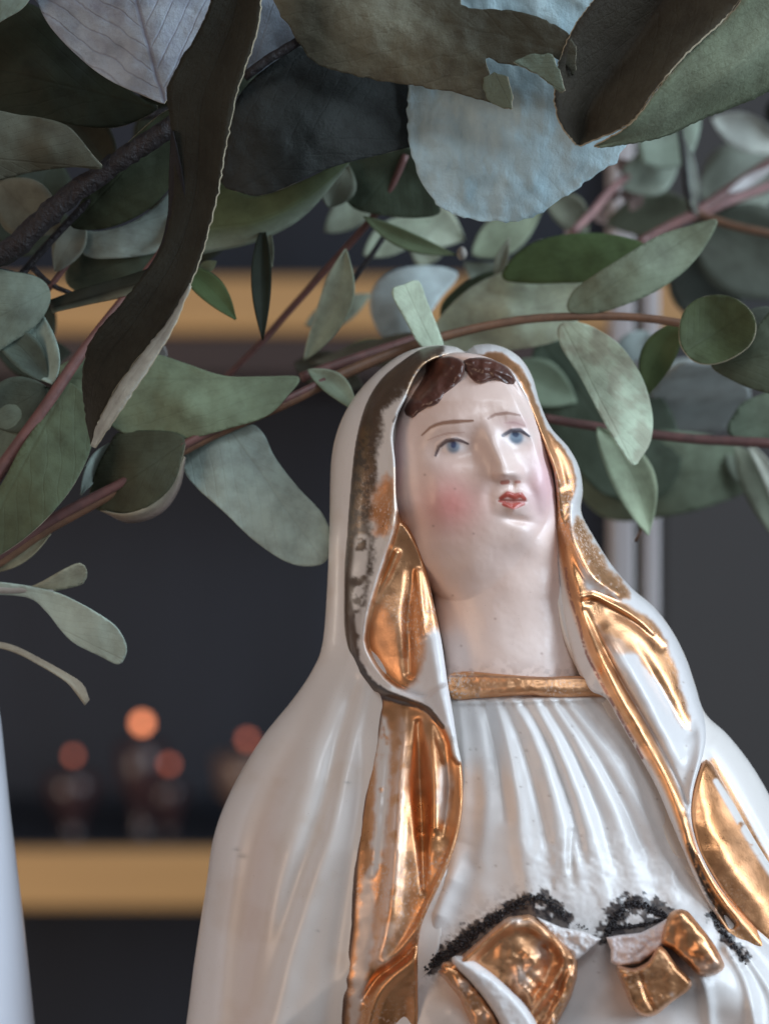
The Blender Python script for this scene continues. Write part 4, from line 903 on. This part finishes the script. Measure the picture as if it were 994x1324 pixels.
loft_leaf([[(64, 388, -20), (110, 372, -10), (160, 358, 0), (200, 345, 10)], [(66, 398, -20), (112, 386, -5), (160, 372, 5), (202, 362, 12)], [(68, 404, -30), (112, 394, -24), (160, 384, -14), (200, 372, -4)]], [(0.015, 0.018, 0.014), (0.02, 0.024, 0.02), (0.26, 0.30, 0.25)], B, 20, 4)
tube('stem', [(20, 365, -20), (60, 318, -10), (110, 265, 5), (150, 225, 20)], [5, 5, 6], M_stem_d, B)
tube('stem', [(62, 375, -60), (85, 345, -60), (108, 308, -55)], [4, 4], M_stem_r, B); tube('stem', [(40, 345, -60), (66, 368, -60), (100, 382, -58)], [4, 3], M_stem_d, B)
loft_leaf([[(215, 262, -60), (280, 236, -50), (330, 254, -40), (395, 232, -40), (455, 200, -60)], [(230, 300, -40), (285, 292, -30), (335, 285, -25), (395, 255, -35), (452, 208, -58)], [(225, 335, -70), (272, 326, -66), (330, 313, -62), (392, 280, -62), (450, 214, -60)], ],
          [(0.075, 0.10, 0.055), (0.085, 0.115, 0.065), (0.24, 0.31, 0.27)], B, 30, 6, wave=2)
leaf(B, (340, 290), (340, 440), 13, (-50, -20), (0.010, 0.014, 0.009), 2, 0.5, 0.3)
leaf(B, (346, 292), (352, 345), 6, (-60, -50), (0.12, 0.14, 0.11), 1)
leaf(B, (232, 345), (305, 413), 17, (-50, -30), (0.055, 0.085, 0.04), -7, 0.4, 0.4)
leaf(B, (256, 350), (280, 338), 8, (-60, -50), (0.10, 0.13, 0.09), 1)
leaf(B, (425, 268), (445, 205), 24, (-140, -150), (0.10, 0.12, 0.10), 3)
poly_leaf(B, [(440, 215), (480, 195), (530, 190), (545, 230), (570, 272), (540, 282), (490, 278), (455, 268), (440, 240)], [(440, 215, -170), (530, 190, -150), (565, 275, -150), (460, 265, -160)], (0.045, 0.062, 0.045), (530, 190), (460, 280), wid=50, step=5)

# -- lower left reddish branch
B = branch('lower left branch with reddish stem and grey green leaves beside the dark shelf')
tube('stem', [(-40, 665, 20), (10, 595, 20), (60, 525, 15), (100, 465, 5), (150, 400, -10), (195, 345, -30), (240, 280, -60)], [10, 9, 8, 7, 6, 5], M_stem_r, B)
poly_leaf(B, [(-30, 355), (20, 352), (55, 362), (66, 385), (52, 415), (20, 440), (-30, 460)], [(-30, 355, 20), (60, 370, 0), (0, 450, 10), (10, 400, 25)], (0.105, 0.135, 0.115), (66, 375), (-40, 430), wid=40, step=4)
leaf(B, (68, 497), (50, 400), 26, (10, -10), (0.24, 0.33, 0.31), -10, 0.4, 0.3, col2=(0.20, 0.28, 0.265))
leaf(B, (62, 494), (-20, 420), 22, (8, 0), (0.06, 0.085, 0.075), 10, 0.3)
leaf(B, (60, 500), (-30, 540), 36, (8, 0), (0.045, 0.06, 0.05), -6, 0.3)
poly_leaf(B, [(-30, 520), (20, 505), (62, 500), (70, 512), (30, 560), (0, 600), (-30, 620)], [(-30, 520, -10), (70, 505, 0), (-30, 620, -10), (10, 550, 10)], (0.09, 0.12, 0.10), (68, 502), (-40, 600), wid=40, step=4)
poly_leaf(B, [(0, 630), (30, 575), (70, 520), (85, 495), (105, 505), (122, 545), (118, 580), (100, 620), (75, 655), (40, 690), (0, 718), (-40, 735), (-40, 680)],
          [(85, 497, 10), (120, 560, 20), (-30, 730, 30), (0, 630, 30), (50, 620, 46)], (0.065, 0.088, 0.058), (88, 495), (-40, 735), wid=75, step=4)
# -- the long stem crossing behind the head
B2 = branch('long reddish brown stem with paired grey green leaves crossing behind the figurine\'s head')
tube('stem', [(-60, 755, 0), (0, 722, 0), (55, 685, 0), (110, 655, 0), (165, 625, -5), (235, 582, -10), (300, 550, -20), (370, 520, -30), (440, 485, -60), (520, 452, -80), (600, 428, -90), (680, 413, -90), (760, 409, -85), (830, 411, -80), (900, 422, -70), (960, 438, -70), (1040, 450, -70)],
     [11, 10, 9, 8, 8, 8, 7, 6, 5.5, 5.5, 6, 6], M_stem_b, B2, 12)
tube('stem', [(-60, 752, 10), (0, 716, 10), (55, 679, 10), (110, 649, 9), (165, 620, 4), (235, 577, -2), (300, 545, -14), (370, 516, -26), (420, 492, -48)], [7, 7, 6, 6, 5], M_stem_r, B2, 10)
tube('stem', [(390, 488, -90), (440, 470, -110), (500, 450, -130), (560, 430, -150)], [7, 7, 6], M_stem_r, B2)
poly_leaf(B2, [(75, 478), (110, 462), (160, 462), (200, 458), (240, 470), (290, 486), (340, 487), (387, 488), (372, 512), (345, 538), (300, 553), (250, 566), (205, 571), (160, 560), (140, 548), (100, 520)],
          [(80, 480, -40), (387, 489, -30), (240, 470, -30), (220, 570, -10), (240, 520, 2), (330, 520, -12), (140, 500, -15)], (0.125, 0.165, 0.115), (388, 490), (75, 490), wid=55, step=4, edge=False)
poly_leaf(B2, [(116, 650), (124, 610), (142, 575), (160, 558), (234, 562), (234, 600), (222, 630), (200, 650), (172, 663), (140, 663)], [(116, 650, -10), (160, 560, -10), (234, 570, 0), (170, 663, 10), (180, 610, 14)], (0.045, 0.052, 0.036), (234, 575), (120, 655), wid=45, step=4)
loft_leaf([[(130, 660, 10), (165, 664, 14), (200, 650, 12), (225, 620, 6), (238, 590, 0)], [(135, 662, 0), (168, 676, -4), (208, 664, -6), (232, 632, -6), (240, 592, -4)]], [(0.20, 0.19, 0.15), (0.17, 0.15, 0.15)], B2, 20, 3)
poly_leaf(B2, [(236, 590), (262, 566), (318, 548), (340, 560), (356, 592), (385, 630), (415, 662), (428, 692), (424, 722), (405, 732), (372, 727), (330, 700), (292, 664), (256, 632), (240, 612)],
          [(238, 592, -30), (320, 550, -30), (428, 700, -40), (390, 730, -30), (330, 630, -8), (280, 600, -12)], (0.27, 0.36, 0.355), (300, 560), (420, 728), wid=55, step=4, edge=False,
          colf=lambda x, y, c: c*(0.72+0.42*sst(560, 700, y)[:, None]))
leaf(B2, (150, 570), (105, 640), 12, (-20, -10), (0.22, 0.28, 0.27), 4)
leaf(B2, (-10, 740), (66, 690), 10, (-10, -5), (0.22, 0.22, 0.16), 2)
leaf(B2, (398, 478), (462, 532), 15, (-50, -30), (0.25, 0.32, 0.26), -8, 0.5, 0.3, col2=(0.16, 0.21, 0.16))
leaf(B2, (393, 466), (447, 322), 21, (-120, -90), (0.25, 0.30, 0.25), 12, 0.6, 0.3, wide=0.6, col2=(0.20, 0.25, 0.2))
poly_leaf(B2, [(506, 377), (522, 368), (541, 363), (552, 390), (566, 425), (572, 450), (546, 450), (524, 414)], [(506, 377, -20), (541, 363, -30), (572, 450, -70), (530, 410, -30)], (0.34, 0.43, 0.355), (560, 450), (522, 368), wid=26, step=4, edge=False)
poly_leaf(B2, [(734, 402), (738, 380), (758, 362), (800, 335), (850, 305), (890, 292), (926, 284), (915, 312), (890, 345), (850, 375), (805, 395), (768, 405)], [(736, 400, -80), (926, 285, -110), (850, 305, -100), (850, 375, -90), (830, 345, -66)], (0.125, 0.155, 0.115), (736, 402), (926, 284), wid=42, step=4, edge=False)
poly_leaf(B2, [(720, 425), (732, 416), (760, 420), (795, 441), (818, 468), (834, 500), (843, 540), (840, 572), (828, 592), (818, 602), (798, 575), (776, 538), (750, 488), (726, 450)], [(722, 420, -80), (843, 545, -70), (818, 600, -40), (740, 470, -80), (790, 500, -44)], (0.30, 0.37, 0.30), (726, 418), (818, 602), wid=42, step=4, edge=False,
          colf=lambda x, y, c: c*(1-0.25*sst(0.45, 0.65, fbm(x, y, 18, 55))[:, None]*np.array([0.8, 1.1, 1.1])))
leaf(B2, (880, 415), (832, 515), 22, (-90, -120), (0.06, 0.085, 0.04), 8, 0.4)
poly_leaf(B2, [(877, 432), (882, 405), (898, 388), (925, 381), (950, 386), (970, 402), (977, 422), (970, 445), (948, 462), (922, 471), (898, 468), (882, 452)], [(880, 430, -20), (975, 420, -10), (925, 382, -30), (925, 470, -10), (925, 430, -34)], (0.042, 0.058, 0.030), (926, 430), (975, 400), wid=50, step=3.5)
poly_leaf(B2, [(918, 472), (945, 450), (975, 425), (1000, 400), (1040, 400), (1040, 512), (990, 508), (950, 494)], [(918, 472, -60), (1040, 400, -60), (1040, 512, -50), (980, 460, -48)], (0.042, 0.052, 0.036), (918, 474), (1040, 450), wid=45, step=4)
leaf(B2, (1010, 400), (940, 440), 16, (-90, -80), (0.05, 0.06, 0.05), 4)
# -- branch further back, right
B3 = branch('farther branch on the right with thin orange brown stem and blurred leaves')
tube('stem', [(700, 540, -190), (760, 550, -190), (830, 560, -190), (900, 568, -190), (960, 571, -190), (1040, 576, -190)], [6, 6.5, 7], M_stem_r, B3)
leaf(B3, (772, 552), (838, 692), 28, (-170, -150), (0.215, 0.27, 0.20), -14, 0.4, 0.2, wide=0.5)
tube('petiole', [(820, 700, -160), (828, 686, -158), (833, 672, -156)], [2.2, 2.2], M_stem_b, B3)
poly_leaf(B3, [(940, 560), (948, 535), (970, 515), (1040, 500), (1040, 574), (980, 574)], [(940, 560, -220), (1040, 500, -230), (1040, 574, -220)], (0.095, 0.125, 0.095), (942, 562), (1040, 530), wid=40, step=6, edge=False)
poly_leaf(B3, [(690, 450), (730, 440), (790, 470), (860, 520), (880, 600), (840, 650), (780, 640), (740, 600), (690, 540)], [(690, 450, -420), (860, 520, -420), (840, 650, -440), (780, 540, -400)], (0.05, 0.068, 0.052), (700, 445), (850, 640), wid=90, step=8, edge=False)
poly_leaf(B3, [(745, 600), (820, 560), (900, 560), (960, 580), (985, 620), (930, 650), (860, 668), (790, 672), (750, 640)], [(745, 600, -470), (985, 610, -480), (860, 668, -480), (860, 610, -440)], (0.13, 0.17, 0.13), (745, 620), (985, 610), wid=60, step=8, edge=False)
poly_leaf(B3, [(838, 530), (850, 490), (885, 468), (930, 470), (968, 500), (958, 540), (920, 560), (870, 562)], [(838, 530, -470), (968, 510, -470), (900, 515, -450)], (0.34, 0.40, 0.42), (840, 540), (968, 500), wid=45, step=8, edge=False)
leaf(B3, (840, 430), (790, 470), 18, (-470, -480), (0.22, 0.27, 0.28), 0)
leaf(B3, (950, 575), (1020, 715), 24, (-400, -420), (0.12, 0.14, 0.11), -6)
leaf(B3, (965, 570), (1010, 690), 10, (-380, -390), (0.30, 0.33, 0.30), -12)
leaf(B3, (940, 575), (990, 640), 20, (-450, -470), (0.09, 0.11, 0.09), 2)
# -- blurred group upper right
B4 = branch('blurred pinkish branch at the upper right edge behind the big olive leaf')
tube('stem', [(1060, 170, -650), (994, 213, -620), (940, 248, -600), (900, 275, -560), (862, 294, -480), (825, 314, -420)], [11, 11, 10, 8, 7], M_stem_r, B4)
tube('stem', [(1060, 205, -660), (994, 240, -640), (935, 262, -610), (898, 280, -560)], [9, 8, 8], M_stem_p, B4)
tube('stem', [(890, 272, -560), (940, 290, -540), (994, 302, -520), (1050, 308, -520)], [6, 6, 6], M_stem_b, B4)
tube('stem', [(740, 300, -480), (765, 275, -520), (790, 245, -560), (810, 228, -600)], [6, 7, 6], M_stem_p, B4)
tube('stem', [(878, 165, -480), (884, 210, -500), (888, 250, -520), (898, 275, -545)], [4, 5, 6], M_stem_d, B4)
for (x, y, a) in ((800, 250, 0), (830, 252, 2.2), (770, 268, 1), (752, 290, 2.6), (812, 225, 4), (786, 262, 5), (850, 240, 3)):
    leaf(B4, (x, y), (x+26*math.cos(a), y+26*math.sin(a)), 9, -620, (0.22, 0.17, 0.165), 2)
leaf(B4, (830, 210), (905, 150), 42, (-560, -580), (0.17, 0.22, 0.19), -8); leaf(B4, (800, 240), (880, 195), 30, (-600, -600), (0.21, 0.26, 0.23), 6)
leaf(B4, (920, 152), (1020, 195), 24, (-680, -700), (0.50, 0.57, 0.56), 0); leaf(B4, (900, 175), (830, 140), 18, (-650, -680), (0.24, 0.16, 0.16), 4)
leaf(B4, (905, 255), (1010, 190), 50, (-760, -780), (0.16, 0.19, 0.17), 8); leaf(B4, (900, 270), (780, 290), 30, (-660, -680), (0.09, 0.105, 0.08), 4)
leaf(B4, (940, 250), (1000, 215), 7, (-560, -560), (0.42, 0.44, 0.48), 0); leaf(B4, (895, 285), (1040, 380), 62, (-640, -640), (0.055, 0.065, 0.055), -6)
leaf(B4, (885, 180), (900, 280), 9, (-500, -530), (0.22, 0.26, 0.25), 0); leaf(B4, (870, 320), (960, 420), 44, (-700, -700), (0.05, 0.06, 0.055), 4)
leaf(B4, (700, 310), (640, 360), 7, (-300, -320), (0.20, 0.22, 0.2), 0)
# -- blurred leaves in the middle
rs0 = random.Random(3)
B5 = branch('thin dark stems with blurred blue green leaves in the gap above the head')
tube('stem', [(525, 200, -150), (500, 255, -160), (470, 295, -170), (425, 345, -190), (380, 395, -210), (335, 445, -230), (280, 500, -250)], [5, 5, 5, 4], M_stem_r, B5)
tube('stem', [(500, 300, -220), (470, 345, -220), (430, 400, -230), (400, 440, -240)], [4, 4, 4], M_stem_d, B5)
leaf(B5, (470, 280), (590, 330), 12, (-160, -150), (0.095, 0.13, 0.08), 7, 0.3)
lathe('bud', [(336, 3), (332, 6), (328, 7), (322, 5), (319, 2)], 597, -150, M_bud, B5, 10)
leaf(B5, (640, 358), (658, 308), 8, (-240, -230), (0.22, 0.24, 0.20), 0)
leaf(B5, (520, 265), (600, 310), 32, (-420, -430), (0.30, 0.36, 0.30), 4); leaf(B5, (560, 300), (540, 345), 22, (-430, -430), (0.26, 0.31, 0.26), 0)
poly_leaf(B5, [(478, 400), (485, 368), (515, 348), (560, 344), (592, 355), (570, 385), (552, 410), (520, 438), (495, 436)], [(478, 400, -360), (592, 355, -370), (500, 438, -350), (530, 390, -340)], (0.34, 0.42, 0.45), (592, 355), (490, 436), wid=50, step=7, edge=False)
poly_leaf(B5, [(648, 358), (668, 328), (700, 310), (745, 302), (795, 304), (835, 318), (820, 340), (780, 362), (720, 366), (675, 366)], [(648, 358, -190), (835, 318, -170), (740, 302, -190), (740, 340, -170)], (0.062, 0.098, 0.045), (835, 318), (648, 358), wid=40, step=5, edge=False)
poly_leaf(B5, [(560, 425), (585, 392), (615, 368), (655, 351), (700, 347), (738, 357), (760, 376), (750, 410), (725, 438), (680, 450), (610, 456), (570, 448)], [(560, 430, -230), (760, 376, -200), (700, 347, -230), (650, 455, -220), (660, 400, -190)], (0.46, 0.56, 0.46), (758, 378), (560, 440), wid=60, step=5, edge=False)
poly_leaf(B5, [(570, 395), (600, 365), (640, 350), (640, 372), (600, 400), (575, 425)], [(570, 395, -260), (640, 350, -250), (575, 425, -260)], (0.05, 0.07, 0.048), (640, 355), (570, 420), wid=25, step=6, edge=False)
leaf(B5, (640, 440), (400, 470), 20, (-300, -300), (0.09, 0.085, 0.065), 4); leaf(B5, (380, 470), (470, 500), 26, (-330, -340), (0.045, 0.045, 0.035), -4)
leaf(B5, (215, 470), (185, 445), 16, (-100, -100), (0.20, 0.21, 0.22), 0)
leaf(B5, (720, 430), (760, 560), 60, (-520, -540), (0.045, 0.062, 0.05), 0)
for (b, t, w, z, c) in (((470, 330), (560, 285), 22, -380, (0.22, 0.27, 0.22)), ((610, 330), (700, 270), 26, -420, (0.16, 0.20, 0.15)), ((420, 300), (500, 240), 22, -420, (0.14, 0.17, 0.14)),
                        ((660, 470), (745, 520), 30, -380, (0.12, 0.16, 0.12)), ((395, 420), (480, 380), 18, -400, (0.20, 0.24, 0.20)), ((440, 455), (540, 470), 18, -300, (0.10, 0.115, 0.08)),
                        ((700, 390), (600, 340), 30, -420, (0.20, 0.25, 0.22)), ((760, 300), (700, 250), 22, -520, (0.14, 0.16, 0.13)), ((860, 470), (930, 520), 26, -540, (0.30, 0.35, 0.36))):
    leaf(B5, b, t, w, (z, z-20), c, rs0.uniform(-8, 8), 0.3)
# dark leaves filling the crown, the shade there partly put into their colour
B6 = branch('crowded shade-coloured leaves deep behind the top of the arrangement')
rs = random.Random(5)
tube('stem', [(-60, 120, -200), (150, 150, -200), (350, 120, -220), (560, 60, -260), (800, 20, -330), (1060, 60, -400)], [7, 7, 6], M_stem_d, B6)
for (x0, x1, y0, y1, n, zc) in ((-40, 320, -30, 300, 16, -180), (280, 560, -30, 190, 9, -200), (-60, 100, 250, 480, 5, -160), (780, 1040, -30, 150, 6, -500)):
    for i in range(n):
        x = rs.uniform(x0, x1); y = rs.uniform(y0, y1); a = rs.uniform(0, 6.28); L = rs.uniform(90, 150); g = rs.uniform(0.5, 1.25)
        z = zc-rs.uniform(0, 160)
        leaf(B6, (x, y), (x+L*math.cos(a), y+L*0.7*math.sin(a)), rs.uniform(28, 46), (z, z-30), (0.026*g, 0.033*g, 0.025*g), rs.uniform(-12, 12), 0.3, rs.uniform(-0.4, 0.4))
# -- small sprig lower left
B7 = branch('small pale sprig with spoon shaped leaves at the left edge below the other foliage')
tube('stem', [(-50, 755, 0), (0, 762, 0), (35, 762, 0), (70, 764, 0)], [7, 6, 4], M_stem_p if False else M_bud, B7)
poly_leaf(B7, [(-30, 752), (20, 755), (70, 765), (100, 778), (130, 795), (152, 812), (164, 835), (162, 850), (153, 859), (130, 848), (98, 832), (80, 815), (60, 790), (35, 772), (-30, 766)], [(-30, 760, 0), (70, 770, 10), (164, 840, 20), (110, 838, 5), (120, 810, 24)], (0.29, 0.38, 0.36), (-30, 758), (158, 852), wid=35, step=3.5, edge=False)
poly_leaf(B7, [(30, 764), (55, 752), (85, 735), (104, 728), (113, 738), (108, 754), (80, 762), (50, 768)], [(30, 764, 0), (104, 728, 20), (108, 754, 0), (80, 748, 12)], (0.25, 0.28, 0.23), (30, 766), (113, 738), wid=14, step=3.5, edge=False)
loft_leaf([[(-40, 826, 10), (10, 832, 10), (50, 850, 8), (90, 872, 8), (108, 885, 8), (116, 905, 8)], [(-40, 834, 10), (8, 840, 12), (48, 858, 14), (84, 880, 14), (96, 893, 12), (110, 912, 8)]], [(0.19, 0.17, 0.14), (0.23, 0.22, 0.18)], B7, 24, 4, wave=1)

# -- out-of-view leaves added as a canopy to shade the foliage beneath
B8 = branch('unseen leaves added above the view to shade the top left foliage')
tube('stem', [(-400, -250, 100), (-100, -260, 60), (250, -250, 40), (600, -300, 20)], [16, 14, 12], M_stem_d, B8)
rs = random.Random(11)
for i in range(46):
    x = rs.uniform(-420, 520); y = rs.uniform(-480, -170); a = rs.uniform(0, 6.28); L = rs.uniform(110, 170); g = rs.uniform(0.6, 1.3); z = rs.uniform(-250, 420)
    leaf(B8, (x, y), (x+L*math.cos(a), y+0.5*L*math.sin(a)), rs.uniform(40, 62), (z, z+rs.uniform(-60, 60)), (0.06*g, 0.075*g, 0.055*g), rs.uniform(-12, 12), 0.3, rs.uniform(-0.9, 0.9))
